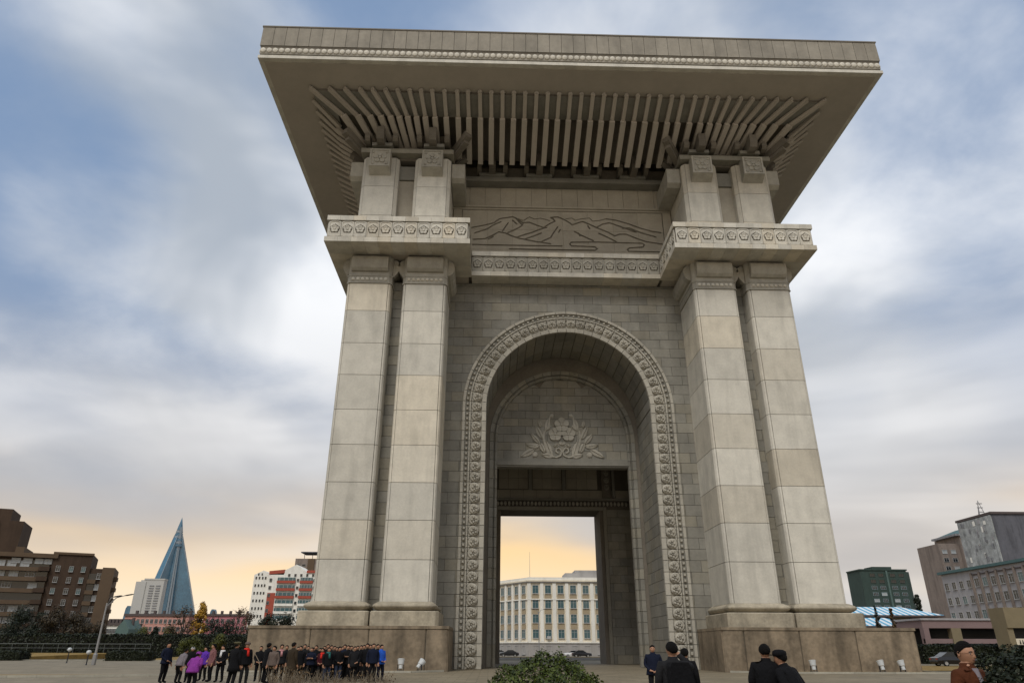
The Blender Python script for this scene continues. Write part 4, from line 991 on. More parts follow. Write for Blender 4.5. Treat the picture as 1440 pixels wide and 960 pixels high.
for j in range(26):
    if j > 3: pbox(h, 'pilaster', 'taupe_render', -.4, 0, 88.4-j*3.4+1.35, 88.4-j*3.4+2.05, 1.0, 21.2)
    if j > 3: pbox(h, 'window_hood', 'roof_dark', -.3, 0, 88.4-j*3.4-1.1, 88.4-j*3.4+1.1, 20.6, 20.9)
# raised gallery along the right
h = house('gallery', 'low rose and ochre gallery with dark openings on the right', 63, 60, 0, 'gallery')
pbox(h, 'fascia', 'rose_render', 0, 30, 0, 8, 5.0, 6.2); pbox(h, 'parapet', 'rose_render', 0, 30, 0.1, .5, 2.7, 3.4); pbox(h, 'back_wall', 'metal_dark', 0, 30, 5, 8, 0, 5)
pbox(h, 'roof', 'lilac_render', -.2, 30, -.2, 8.2, 6.2, 6.5)
for x in (0, 4.6, 15, 22, 29): pbox(h, 'post', 'ochre_render' if x else 'rose_render', x, x+(1.6 if x == 4.6 else .9), -.1, 1, 0, 4.99)
a = at(1413, 866, 36); h = house('gateway', 'ochre concrete gateway frame at the right edge', a[0], 36, 0, 'gateway')
z_ = float(a[2]); pbox(h, 'lintel', 'ochre_render', 0, 14, 0, 3, z_-1.4, z_+1.1); pbox(h, 'post', 'ochre_render', 0, .8, .2, 2.8, 0, z_-1.4); pbox(h, 'post', 'ochre_render', 13, 14, .2, 2.8, 0, z_-1.4); pbox(h, 'rail', 'cream_render', .8, 13, .5, .8, 2.35, 3.1); pbox(h, 'screen', 'metal_dark', .8, 13, 2.2, 2.6, 0, z_-1.4)
for k in range(8): MB().prism([(-.09, 0), (.09, 0), (.02, .5), (-.02, .5)], 'y', .44, .5).build('letter', 'metal_dark', h, (1.5+k*.36, 0, 2.45))
# ---- street furniture
def street_lamp(label, x, y, H, arms, group='street lamps'):
    r = empty('street_lamp', (x, y, 0), 0, label, 'street lamp', group)
    MB().lathe([(.22, 0), (.22, 1.0), (.13, 1.1), (.08, H)], 8).build('pole', 'metal_grey', r)
    for dx, dz in arms:
        m_ = MB().tube([(0, 0, H-.4), (dx*.5, 0, H+dz*.7), (dx, 0, H+dz)], [.06, .05, .04], 5); m_.build('arm', 'metal_grey', r)
        s_ = 1 if dx > 0 else -1; MB().rings([[(dx+s_*k*.35, .13*math.cos(u)*w, H+dz+k*.06+.07*math.sin(u)*w) for u in [math.pi*j/3 for j in range(6)]] for k, w in ((-.2, .4), (.6, 1), (2.0, 1), (2.6, .4))]).build('lamp_head', 'metal_dark', r)
    return r
p = at(137, 908, 20); street_lamp('tall street lamp with a slanting arm before the brown block', float(p[0]), 20, 6.0, ((1.7, .75), (.5, .6)))
p = at(758, 900, 112); street_lamp('slim double-armed street lamp in front of the cream office', float(p[0]), 112, 9.6, ((1.0, .5), (-1.0, .5)))
mat('reflector', (0.75, 0.77, 0.78), 0.25, metal=0.7)
def floodlight(label, x, y, tilt, rz, sc=1.0, group='floodlights'):
    r = empty('floodlight', (x, y, .07), rz, label, 'floodlight', group); r.scale = (sc,)*3
    MB().box(-.28, .28, -.2, .2, 0, .06).box(-.3, -.25, -.05, .05, .06, .55).box(.25, .3, -.05, .05, .06, .55).build('yoke', 'metal_dark', r)
    hd = MB().lathe([(.10, -.38), (.17, -.34), (.18, -.05), (.24, .0), (.31, .38), (.33, .4), (.33, .46), (.29, .46), (.2, .12), (.02, .1)], 14).build('housing', 'lamp_white', r, (0, 0, .52), (tilt, 0, 0), smooth=False)
    MB().lathe([(.02, .2), (.28, .4), (.28, .405), (.02, .21)], 12).build('glass', 'reflector', r, (0, 0, .52), (tilt, 0, 0))
    return r
for (px, py_, tl, rz, lb) in ((563, 945, -.25, 0, 'white floodlight standing upright before the left plinth'), (590, 943, -.8, -.9, 'white floodlight tipped sideways near the left plinth corner'),
                              (1145, 944, -.2, 0, 'white floodlight behind the two silhouetted visitors'), (1241, 942, -.3, .3, 'white floodlight, left of the pair at the right plinth end'), (1270, 942, -.3, .3, 'white floodlight nearest the outer end of the right plinth')):
    p = at(px, py_, -1.6); floodlight(lb, float(p[0]), -1.6, tl, rz, .85)
for px, py_, Y_, lb in ((98, 913, 30, 'pale round lamp on a post by the left lawn, farther one'), (125, 917, 20, 'pale round lamp on a post by the left lawn, nearer one')):
    p = at(px, py_, Y_); r = empty('globe_lamp', (float(p[0]), Y_, 0), 0, lb, 'lamp', 'globe lamps')
    z_ = max(float(p[2]), .5); MB().lathe([(.12, 0), (.06, .1), (.06, z_)], 8).build('post', 'metal_dark', r); MB().lathe([(.06, z_-.2), (.22, z_-.08), (.25, z_+.05), (.17, z_+.2), (.03, z_+.25)], 12).build('globe', 'lamp_white', r, smooth=True)
rl = empty('metal_railing', (-92, 71.5, .8), 0, 'low pale metal railing along the lawn edge at far left', 'railing')
MB().tube([(0, 0, 1.45), (26, 0, 1.45)], .05, 5).build('rail', 'railing_paint', rl)
for k in range(11): MB().tube([(k*2.6, 0, 0), (k*2.6, 0, 1.45)], .045, 5).build('post', 'railing_paint', rl)
MB().tube([(0, 0, .8), (26, 0, .8)], .035, 5).build('rail', 'railing_paint', rl)
# ---- cars
mat('car_black', (0.012, 0.012, 0.014), 0.25, spec=0.6); mat('car_white', (0.7, 0.7, 0.7), 0.3, spec=0.5); mat('tyre', (0.015, 0.015, 0.015), 0.9); mat('car_silver', (0.4, 0.41, 0.42), 0.3, metal=0.6)
def car(label, x, y, rz, paint):
    r = empty('parked_car', (float(x), float(y), 0), rz, label, 'car', 'parked cars')
    sec = [(-2.2, .45, .62), (-2.15, .35, .85), (-1.3, .3, .95), (-.75, .3, 1.0), (1.2, .3, 1.02), (1.9, .3, .98), (2.2, .35, .9), (2.25, .45, .6)]
    rr = [[(x_, s_*w_, z_) for s_, w_, z_ in ((-1, .80, zb_), (1, .80, zb_), (1, .88, (zb_+zt)/2), (1, .80, zt), (-1, .80, zt), (-1, .88, (zb_+zt)/2))] for x_, zb_, zt in sec]
    MB().rings(rr).build('body', paint, r)
    cb = [(-1.1, .98, .78), (-.35, 1.44, .64), (.9, 1.46, .64), (1.7, 1.0, .78)]
    MB().prism([(p[0], p[1]) for p in cb], 'y', -.68, .68).build('cabin_glass', 'glass_dark', r); MB().prism([(-.38, 1.43), (.92, 1.45), (.9, 1.5), (-.3, 1.49)], 'y', -.66, .66).build('roof', paint, r)
    for wx in (-1.35, 1.35):
        for s_ in (-1, 1):
            w = MB().lathe([(.02, -.1), (.31, -.1), (.33, -.06), (.33, .06), (.31, .1), (.02, .1)], 14).build('wheel', 'tyre', r, (wx, s_*.78, .33), (math.pi/2, 0, 0)); MB().lathe([(.02, -.11), (.19, -.115), (.19, .115), (.02, .11)], 10).build('rim', 'car_silver', w)
    for s_ in (-1, 1): MB().box(-2.24, -2.16, s_*.62-.16, s_*.62+.16, .62, .76).build('headlight', 'frame_white', r); MB().box(2.2, 2.27, s_*.62-.14, s_*.62+.14, .7, .84).build('tail_light', 'red_paint', r)
for px, Y_, rz, pt, lb in ((716, 116, 0, 'car_black', 'black car parked under the left windows of the cream office'), (806, 116, 0.05, 'car_white', 'white car parked before the cream office'), (818, 112, math.pi, 'car_black', 'black car just in front of the white car by the office'), (700, 117, 0, 'car_silver', 'silver car at the left edge of the arch opening'),
                           (1338, 24, math.pi, 'car_black', 'dark car parked behind the man in the brown jacket')):
    car(lb, at(px, 918, Y_)[0], Y_, rz, pt)
# ================================================================== trees, hedges, shrubs
def leafmat(name, c0, c1, scale=1.5):
    m = bpy.data.materials.new(name); m.use_nodes = True; MATS[name] = m; t = m.node_tree; g = NB(t); bs = t.nodes['Principled BSDF']
    pos = g.n('ShaderNodeNewGeometry'); f = g.mapr(g.noise(pos.outputs['Position'], scale, 3.0, .6), .3, .7)
    at_ = g.n('ShaderNodeAttribute'); at_.attribute_name = 'tone'
    f2 = g.math('ADD', g.math('MULTIPLY', f, .5), g.math('MULTIPLY', at_.outputs['Fac'], .5))
    t.links.new(g.mix(f2, c0, c1), bs.inputs['Base Color']); bs.inputs['Roughness'].default_value = .55; bs.inputs['Specular IOR Level'].default_value = .3
    return m
leafmat('leaf_dark', (0.006, 0.010, 0.005), (0.022, 0.030, 0.012)); leafmat('leaf_brown', (0.020, 0.014, 0.008), (0.07, 0.05, 0.02)); leafmat('leaf_yellow', (0.30, 0.15, 0.02), (0.55, 0.33, 0.04))
leafmat('leaf_olive', (0.03, 0.035, 0.006), (0.12, 0.13, 0.02)); leafmat('leaf_bush', (0.006, 0.014, 0.003), (0.10, 0.13, 0.016), 6.0); leafmat('leaf_hedge', (0.004, 0.007, 0.003), (0.028, 0.036, 0.012), 5.0); leafmat('leaf_rust', (0.05, 0.028, 0.012), (0.16, 0.10, 0.04))
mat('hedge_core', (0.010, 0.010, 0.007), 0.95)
mat('bark', (0.05, 0.04, 0.03), 0.95, noise=0.3, nscale=3); mat('twig', (0.20, 0.16, 0.11), 0.9)
def leaf_mesh(name, P, Nrm, size, m, asp=1.7, round_=False):
    """one folded quad per leaf at points P, roughly facing Nrm"""
    n = len(P); a = rng.normal(size=(n, 3)); a -= (a*Nrm).sum(1)[:, None]*Nrm*.75; a /= np.linalg.norm(a, axis=1)[:, None]+1e-9
    c = np.cross(Nrm, a); c /= np.linalg.norm(c, axis=1)[:, None]+1e-9
    s = size*rng.uniform(.6, 1.3, n)[:, None]
    k_ = 6 if round_ else 4
    if round_: V = np.stack([P-a*s*asp*.5, P-a*s*asp*.2+c*s*.42, P+a*s*asp*.22+c*s*.36+Nrm*s*.1, P+a*s*asp*.5-Nrm*s*.1, P+a*s*asp*.22-c*s*.36+Nrm*s*.1, P-a*s*asp*.2-c*s*.42], 1).reshape(-1, 3)
    else: V = np.stack([P-a*s*asp*.5, P+c*s*.5+Nrm*s*.12, P+a*s*asp*.5, P-c*s*.5+Nrm*s*.12], 1).reshape(-1, 3)
    me = bpy.data.meshes.new(name); me.vertices.add(n*k_); me.vertices.foreach_set('co', V.ravel())
    me.loops.add(n*k_); me.loops.foreach_set('vertex_index', np.arange(n*k_, dtype=np.int32)); me.polygons.add(n)
    me.polygons.foreach_set('loop_start', np.arange(0, n*k_, k_, dtype=np.int32)); me.polygons.foreach_set('loop_total', np.full(n, k_, dtype=np.int32))
    me.update(calc_edges=True); at_ = me.attributes.new('tone', 'FLOAT', 'POINT'); at_.data.foreach_set('value', np.repeat(rng.uniform(0, 1, n)**1.6, k_).astype(np.float32))
    me.materials.append(MATS[m]); return me
def crown_points(n, clumps, r_c, shell=.6):
    ci = rng.integers(0, len(clumps), n); d = rng.normal(size=(n, 3)); d /= np.linalg.norm(d, axis=1)[:, None]
    rr = rng.uniform(shell, 1.0, n)[:, None]
    return clumps[ci, :3]+d*rr*clumps[ci, 3:4]*r_c, d
def tree(name, label, x, y, H, rw, m, n=2500, leaf=.35, trunk_h=.3, group=None, narrow=False, bare=0.0):
    r = empty(name, (float(x), float(y), 0), random.uniform(0, 6), label, 'tree', group)
    tb = MB(); tb.tube([(0, 0, 0), (.05*H*.2, 0, H*.3), (0, .03*H, H*.62), (.02*H, 0, H*.9)], [H*.022, H*.017, H*.01, H*.003], 7)
    clumps = []
    for k in range(20 if not narrow else 46):
        t = random.uniform(trunk_h, .97); a = random.uniform(0, 6.28); w = rw*(math.sin(math.pi*min(1, (t-trunk_h)/(1.02-trunk_h))**.75) if not narrow else (1.05-t)*1.15)*random.uniform(.35, .9)
        c = (w*math.cos(a), w*math.sin(a), H*t); clumps.append(c+(rw*random.uniform(.28, .5)*(1 if not narrow else .55),))
        z0 = H*max(.2, t-.25); tb.tube([(0, 0, z0), (c[0]*.5, c[1]*.5, (z0+c[2])/2+.03*H), c[:3]], [H*.009, H*.006, H*.002], 5)
        if bare:
            for q in range(9):
                e = (c[0]+random.uniform(-1, 1)*rw*.4, c[1]+random.uniform(-1, 1)*rw*.4, c[2]+random.uniform(-.1, .9)*rw*.4); tb.tube([(c[0]*.7, c[1]*.7, c[2]-.03*H), e], [H*.004, H*.001], 4)
    tb.build('trunk', 'bark', r)
    P, N_ = crown_points(n, np.array(clumps), 1.0, .35); inst('crown', leaf_mesh('crown', P, N_, leaf, m), r)
    return r
def T(px, Y): return float(at(px, 905, Y)[0])
YS = 20.0; HS = 1.16
tree('ginkgo_tree', 'golden yellow ginkgo tree in autumn leaf left of the crowd', T(276, 90), 90, 10.2, 3.0, 'leaf_yellow', 2600, .24, .22, narrow=True)
tree('bare_tree', 'thin half-bare tree with a dark trunk beside the yellow ginkgo', T(252, 80), 80, 8.6, 3.0, 'leaf_rust', 350, .22, .35, bare=1)
for px, Y, H, rw, lb in ((20, 70, 7.2, 4.0, 'dark leafless-looking tree at the far left before the brown block'), (48, 66, 6.6, 3.4, 'dark tree under the billboard of the brown block'), (72, 62, 7.4, 3.2, 'tall brownish tree before the balconies of the brown block'), (98, 68, 6.4, 3.4, 'rounded brownish tree at the middle of the brown block'), (122, 66, 5.8, 3.0, 'small brownish tree next to the street lamp')):
    tree('street_tree', lb, T(px, Y+YS), Y+YS, H*HS, rw*HS, 'leaf_brown' if px > 60 else 'leaf_dark', 5000, .19, .12, 'trees before the brown block')
for px, Y, H, rw, m_, lb in ((196, 62, 4.2, 2.2, 'leaf_olive', 'low olive shrub under the pink building, leftmost'), (214, 60, 5.0, 1.0, 'leaf_dark', 'narrow dark evergreen under the pink building'), (236, 66, 4.4, 2.4, 'leaf_olive', 'olive-brown shrub left of the ginkgo'), (296, 58, 5.6, 3.0, 'leaf_dark', 'broad dark evergreen right of the ginkgo'), (318, 60, 5.2, 3.0, 'leaf_dark', 'dark evergreen before the rose-red building'), (308, 46, 3.0, 1.7, 'leaf_olive', 'rounded yellow-green shrub behind the crowd'), (270, 48, 2.8, 2.2, 'leaf_olive', 'dull green shrub behind the man in the dark jacket')):
    tree('shrub', lb, T(px, Y+YS), Y+YS, H*HS, rw*HS, m_, 3500, .15, .05, 'shrubs behind the plaza')
for px, Y, H, rw, lb in ((330, 80, 7.8, 3.4, 'reddish half-bare tree before the rose-red building'), (346, 76, 7.0, 2.6, 'half-bare reddish tree at the left plinth edge')):
    tree('bare_tree', lb, T(px, Y+YS), Y+YS, H*HS, rw*HS, 'leaf_rust', 700, .2, .25, bare=1)
for px, Y, H, rw, lb in ((372, 52, 6.4, 2.4, 'dark twiggy shrub above the left plinth end'), (396, 50, 6.6, 2.6, 'dark twiggy shrub beside the outer column base')):
    tree('shrub', lb, T(px, Y), Y, H, rw, 'leaf_dark', 2600, .2, .1, 'shrubs behind the left plinth')
tree('conifer', 'dark slender conifer before the taupe high-rise', T(1303, 130), 130, 15.2, 2.6, 'leaf_dark', 1500, .4, .12, narrow=True)
for px, Y, H, rw, lb in ((1240, 62, 5.6, 1.0, 'small dark pointed evergreen before the green tower'), (1262, 60, 5.4, 1.0, 'rusty narrow evergreen before the green tower')):
    tree('conifer', lb, T(px, Y), Y, H+3.2, rw, 'leaf_dark' if px < 1250 else 'leaf_rust', 1200, .16, .12, narrow=True)
def hedge(label, x0, x1, y0, y1, h, m, n, leaf, name='hedge'):
    r = empty(name, (float((x0+x1)/2), float((y0+y1)/2), 0), 0, label, 'hedge'); w, d = (x1-x0)/2, (y1-y0)/2
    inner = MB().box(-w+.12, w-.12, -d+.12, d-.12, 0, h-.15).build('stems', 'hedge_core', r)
    U = rng.uniform(-1, 1, (n, 3)); ax = rng.choice(3, n, p=(.12, .48, .40)); sg = np.where(rng.random(n) < .5, -1, 1)
    N_ = np.zeros((n, 3)); N_[np.arange(n), ax] = sg; N_[:, 2] = np.abs(N_[:, 2])
    U[np.arange(n), ax] = N_[np.arange(n), ax]*(1+rng.normal(0, .05, n))
    P = np.stack([U[:, 0]*w, U[:, 1]*d, (U[:, 2]*.5+.5)*h], 1)+rng.normal(0, .06*h**.3, (n, 3)); P[:, 2] = np.abs(P[:, 2])+.05*np.sin(P[:, 0]*2.1)*h**.5
    N_ += rng.normal(0, .45, (n, 3)); N_ /= np.linalg.norm(N_, axis=1)[:, None]; inst('foliage', leaf_mesh('foliage', P, N_, leaf, m), r); return r
hedge('long dark clipped hedge along the left side of the plaza', T(-60, 72), T(352, 72), 72, 75, 3.6, 'leaf_hedge', 22000, .2)
hedge('low dark hedge in front of the left lawn strip', T(-20, 46), T(32, 46), 46, 48.5, 1.1, 'leaf_hedge', 3500, .14)
hedge('low dark hedge between the two lawn strips on the left', T(153, 46), T(212, 46), 46, 48, 1.1, 'leaf_hedge', 5000, .14)
hedge('dark hedge behind the parked car on the right', T(1296, 40), T(1450, 40), 40, 43, 2.2, 'leaf_hedge', 12000, .17)
def bush(label, x, y, rx, h, m, n, leaf, name='round_bush'):
    r = empty(name, (float(x), float(y), 0), 0, label, 'bush'); tb = MB()
    for k in range(16):
        a = random.uniform(0, 6.28); w = random.uniform(.2, .75)*rx; tb.tube([(0, 0, 0), (w*.5*math.cos(a), w*.5*math.sin(a), h*.45), (w*math.cos(a), w*math.sin(a), h*random.uniform(.6, .85))], [.025, .016, .006], 5)
    tb.build('stems', 'bark', r)
    d = rng.normal(size=(n, 3)); d[:, 2] = np.abs(d[:, 2])-.25; d /= np.linalg.norm(d, axis=1)[:, None]
    lump = 1+.05*np.sin(d[:, 0]*9+1)*np.cos(d[:, 1]*8)+.04*np.sin(d[:, 0]*21)*np.sin(d[:, 2]*17)
    rr = np.where(rng.random(n) < .72, rng.normal(.985, .025, n), rng.uniform(.55, .96, n))*lump
    P = np.stack([d[:, 0]*rr*rx, d[:, 1]*rr*rx, h*.32+d[:, 2]*rr*h*.68], 1); P = P[P[:, 2] > .03]; d = d[:len(P)]
    N_ = P-np.array([0, 0, h*.32]); N_ /= np.linalg.norm(N_, axis=1)[:, None]; N_ += rng.normal(0, .5, N_.shape); N_ /= np.linalg.norm(N_, axis=1)[:, None]
    inst('foliage', leaf_mesh('foliage', P, N_, leaf, m, 1.6, True), r); return r
p = at(767, 922, -51.2); bush('rounded green clipped bush in the centre foreground', p[0], -51.2, .86, float(p[2]), 'leaf_bush', 26000, .024)
p = at(1440, 903, -52.4); bush('large dark leafy bush filling the lower right corner', p[0]+.3, -52.4, .95, float(p[2])-.02, 'leaf_hedge', 22000, .03)
p = at(1400, 906, -49.5); bush('dark leafy bush behind the man in the brown jacket', p[0]+.2, -49.5, .75, float(p[2])-.06, 'leaf_hedge', 14000, .03)
# bare twiggy shrubs in front of the crowd
def twig_shrub(label, x, y, w, h, n=70):
    r = empty('twig_shrub', (float(x), float(y), 0), 0, label, 'shrub'); tb = MB()
    for k in range(n):
        bx_, by_ = random.uniform(-w, w)*.9, random.uniform(-.3, .3); tx, ty, tz = bx_+random.uniform(-.35, .35), by_+random.uniform(-.25, .25), h*random.uniform(.5, 1.05)
        m_ = ((bx_+tx)/2+random.uniform(-.06, .06), (by_+ty)/2, tz*.5); tb.tube([(bx_, by_, 0), m_, (tx, ty, tz)], [.012, .009, .004], 4)
        for q in range(2): tb.tube([m_, (m_[0]+random.uniform(-.25, .25), m_[1]+random.uniform(-.2, .2), m_[2]+random.uniform(.1, .35)*h)], [.007, .003], 4)
    tb.build('branches', 'twig', r)
    P = np.stack([rng.uniform(-w, w, 260), rng.uniform(-.4, .4, 260), rng.uniform(.1, h, 260)], 1); N_ = rng.normal(size=P.shape); N_ /= np.linalg.norm(N_, axis=1)[:, None]
    inst('foliage', leaf_mesh('foliage', P, N_, .05, 'leaf_rust'), r)
p = at(470, 950, -27); twig_shrub('low bare twiggy shrub at the feet of the dark crowd', p[0], -27, 2.6, .78, 150)
p = at(405, 950, -28); twig_shrub('bare twiggy shrub before the visitor in the brown coat', p[0], -28, .8, .95, 50)
# ================================================================== people
mat('skin', (0.36, 0.19, 0.115), 0.55, spec=0.3, noise=0.06, nscale=10); mat('hair', (0.007, 0.006, 0.005), 0.75, spec=0.12, noise=0.3, nscale=30, bump=0.8, bscale=90)
CL = {'black': (0.006, 0.006, 0.007), 'navy': (0.008, 0.011, 0.024), 'charcoal': (0.014, 0.014, 0.015), 'grey': (0.16, 0.14, 0.15), 'purple': (0.20, 0.035, 0.23), 'violet': (0.10, 0.03, 0.32), 'mauve': (0.20, 0.09, 0.09), 'taupe': (0.12, 0.09, 0.075),
      'brown': (0.032, 0.023, 0.014), 'blue': (0.02, 0.09, 0.45), 'red': (0.60, 0.03, 0.02), 'white': (0.65, 0.64, 0.62), 'rust': (0.075, 0.024, 0.010), 'khaki': (0.12, 0.11, 0.06), 'pink': (0.45, 0.22, 0.22), 'teal': (0.03, 0.13, 0.12), 'denim': (0.03, 0.04, 0.07), 'maroon': (0.06, 0.012, 0.015)}
for k, c in CL.items(): mat('cloth_'+k, c, 0.9, spec=0.15, noise=0.25, nscale=6, bump=0.4, bscale=18)
mat('eye_white', (0.6, 0.58, 0.55), 0.3); mat('eye_dark', (0.01, 0.008, 0.006), 0.2); mat('lip', (0.25, 0.115, 0.08), 0.5)
PEOPLE = []
def head_r(d):
    """distance from the head centre to the skin along unit directions d (n,3); front is -y, centre at eye level"""
    x, y, z = d[:, 0], d[:, 1], d[:, 2]
    jaw = np.clip(-z, 0, 1)
    ax = .077*(1-.20*jaw); ay = np.where(y < 0, .096*(1-.02*jaw), .102*(1-.30*jaw)); az = np.where(z > 0, .112, .122)
    r = 1/np.sqrt((x/ax)**2+(y/ay)**2+(z/az)**2)
    def g(c, w, a):
        c = np.array(c, float); c /= np.linalg.norm(c); return a*np.exp(-((d-c)**2).sum(1)/(w*w))
    r = r+g((0, -1, -.36), .13, .024)+g((0, -1, -.14), .10, .012)+g((0, -1, .20), .30, .004)+g((0, -.8, -1.0), .22, .010)+g((0, -1, -.66), .16, .006)
    for s_ in (-1, 1): r = r+g((s_*.36, -1, -.02), .15, -.007)+g((s_*.62, -.8, -.30), .22, .003)
    return r
def on_head(x, y, z):
    d = np.array([[x, y, z]], float); d /= np.linalg.norm(d); return Vector((d[0]*head_r(d)[0]).tolist())
def person(label, x, y, h, face=0.0, top='black', legs='black', shoes='black', pose='stand', hem=.80, hat=None, scarf=None, hair='short', subdiv=2, arms=('down', 'down'), group=None, head_turn=0.0, bag=None, near=False, undershirt=None, girth=1.12, glasses=False):
    """collects a figure; local frame: front is -y, height 1.70, scaled to h. face = rotation about z (0 looks at the camera)"""
    root = empty('person', (float(x), float(y), 0), face, label, 'person', group); root.scale = (h/1.70*girth, h/1.70*girth, h/1.70)
    V = []; E = []; Rr = []; Z_ = []       # joints, bones, radii, zone per bone
    def j(p, r): V.append(Vector(p)); Rr.append(r); return len(V)-1
    def bone(a, c, zone): E.append((a, c)); Z_.append(zone)
    lean = {'stand': 0.0, 'bend': .85, 'crouch': 0.75, 'stoop': .35}[pose]
    hipz = {'stand': .90, 'bend': .88, 'crouch': .50, 'stoop': .88}[pose]; hipy = {'stand': 0, 'bend': .12, 'crouch': .10, 'stoop': .05}[pose]
    def sp(d, fx=0.0, fy=0.0):   # point on the leaning trunk, d above the hip
        return Vector((fx, hipy-math.sin(lean)*d+math.cos(lean)*fy, hipz+math.cos(lean)*d+math.sin(lean)*fy))
    pel = j(sp(0.02), .150); wa = j(sp(.18), .142); ch = j(sp(.38), .165); nb_ = j(sp(.52, 0, .0), .095); nk = j(sp(.585, 0, -.01), .056)
    hl = lean*.55
    def hd(d, fy=0.0): b0 = sp(.585); return b0+Vector((0, -math.sin(hl)*d+math.cos(hl)*fy, math.cos(hl)*d+math.sin(hl)*fy))
    h1 = j(hd(.075, -.022), .066); h2 = j(hd(.145, -.012), .084); h3 = j(hd(.195, .0), .062)
    bone(pel, wa, 'top'); bone(wa, ch, 'top'); bone(ch, nb_, 'top'); bone(nb_, nk, 'top'); bone(nk, h1, 'skin'); bone(h1, h2, 'skin'); bone(h2, h3, 'skin')
    for k, s_ in enumerate((-1, 1)):
        sh = j(sp(.475, s_*.185), .078); bone(ch, sh, 'top'); st = arms[k]
        if pose == 'bend' or pose == 'crouch': el, wr, hn = sp(.30, s_*.25, -.22), sp(.22, s_*.16, -.45), sp(.20, s_*.12, -.53)
        elif st == 'down': el, wr, hn = sp(.20, s_*.245, .03), sp(-.04, s_*.25, -.05), sp(-.12, s_*.245, -.07)
        elif st == 'clasp': el, wr, hn = sp(.22, s_*.25, .02), sp(.04, s_*.12, -.17), sp(.02, s_*.05, -.20)
        elif st == 'fold': el, wr, hn = sp(.22, s_*.25, -.04), sp(.26, s_*.06, -.21), sp(.28, -s_*.03, -.22)
        elif st == 'up': el, wr, hn = sp(.44, s_*.36, -.20), sp(.62, s_*.24, -.34), sp(.69, s_*.19, -.36)
        elif st == 'face': el, wr, hn = sp(.24, s_*.27, -.16), sp(.42, s_*.12, -.30), sp(.48, s_*.09, -.33)
        elif st == 'hip': el, wr, hn = sp(.22, s_*.36, .06), sp(.08, s_*.20, -.08), sp(.03, s_*.16, -.10)
        e = j(el, .056); w = j(wr, .042); w2 = j(Vector(wr).lerp(hn, .35), .030); hd_ = j(hn, .036); bone(sh, e, 'top'); bone(e, w, 'top'); bone(w, w2, 'skin'); bone(w2, hd_, 'skin')
        dv = (Vector(hn)-Vector(wr)).normalized(); lat = dv.cross(Vector((0, 0, 1)) if abs(dv.z) < .8 else Vector((0, 1, 0))).normalized(); curl = dv.cross(lat).normalized()
        for f_ in range(4):
            L = (.058, .070, .066, .050)[f_]; k0 = Vector(hn)+lat*(f_-1.5)*.020+dv*.030; a_ = j(k0, .0105); b_ = j(k0+dv*L*.6+curl*.008, .0095); c_ = j(k0+dv*L*.95+curl*.03, .008); bone(hd_, a_, 'skin'); bone(a_, b_, 'skin'); bone(b_, c_, 'skin')
        t0 = Vector(hn)-lat*.036-dv*.01; a_ = j(t0, .012); b_ = j(t0-lat*.022+dv*.034+curl*.01, .010); bone(hd_, a_, 'skin'); bone(a_, b_, 'skin')
    for k, s_ in enumerate((-1, 1)):
        if pose == 'crouch': kn, an, toe = (s_*.20, -.30, .44), (s_*.15, -.06, .10), (s_*.17, -.24, .045)
        else: off = random.uniform(-.05, .05); kn, an, toe = (s_*.105, -.02+off, .48), (s_*.11, .03+off*1.6, .085), (s_*.13, -.14+off*1.6, .042)
        hp = j(sp(-.04, s_*.092), .104); n1 = j(kn, .074); a1 = j(an, .056); t1 = j(toe, .044)
        bone(pel, hp, 'legs'); bone(hp, n1, 'legs'); bone(n1, a1, 'legs'); bone(a1, t1, 'shoes')
    bm = bmesh.new(); L_ = bm.verts.layers.skin.verify(); vs = [bm.verts.new(p) for p in V]
    for a, c in E: bm.edges.new((vs[a], vs[c]))
    for q, v in enumerate(vs): v[L_].radius = (Rr[q], Rr[q]); v[L_].use_root = (q == 0)
    me = bpy.data.meshes.new('body_src'); bm.to_mesh(me); bm.free()
    ob = bpy.data.objects.new('body_src', me); COL.objects.link(ob); sk = ob.modifiers.new('s', 'SKIN'); sk.use_smooth_shade = True; sb = ob.modifiers.new('d', 'SUBSURF'); sb.levels = subdiv; sb.render_levels = subdiv
    hc = hd(.108, -.012)
    # clothing and hair children, built in the local frame of the figure
    kids = []
    def ell(c, rx, ry, n=14, tilt=lean): return [tuple(c+Vector((rx*math.cos(2*math.pi*q/n), ry*math.sin(2*math.pi*q/n)*math.cos(tilt), ry*math.sin(2*math.pi*q/n)*math.sin(tilt)))) for q in range(n)]
    jk = MB(); dh = hem-.90; seg = []
    for d, rx, ry in ((.60, .066, .07), (.56, .074, .078), (.545, .10, .086), (.525, .135, .095), (.495, .175, .108), (.455, .205, .122), (.38, .215, .140), (.22, .198, .140), (.05, .208, .148)):
        seg.append(ell(sp(d), rx, ry))
    if pose in ('stand', 'stoop'):
        for q in (.5, 1.0):
            d = .05+(dh-.05)*q; c = Vector((0, hipy, hipz+d)) if d < 0 else sp(d); seg.append(ell(c, .215+.06*q*min(1, abs(dh)*3), .155+.05*q*min(1, abs(dh)*3), tilt=0 if d < 0 else lean))
    else: seg.append(ell(sp(-.08), .225, .165))
    jk.rings(seg, cap1=True); kids.append((jk.mesh('jacket', 'cloth_'+top, True), 'jacket'))
    if undershirt:
        kids.append((MB().rings([ell(sp(.55)+Vector((0, -.03, 0)), .06, .075), ell(sp(.40)+Vector((0, -.075, 0)), .05, .078), ell(sp(.30)+Vector((0, -.09, 0)), .012, .06)]).mesh('shirt', 'cloth_'+undershirt, True), 'shirt'))
    hr = MB(); rr = []
    nA, nT = 28, 9
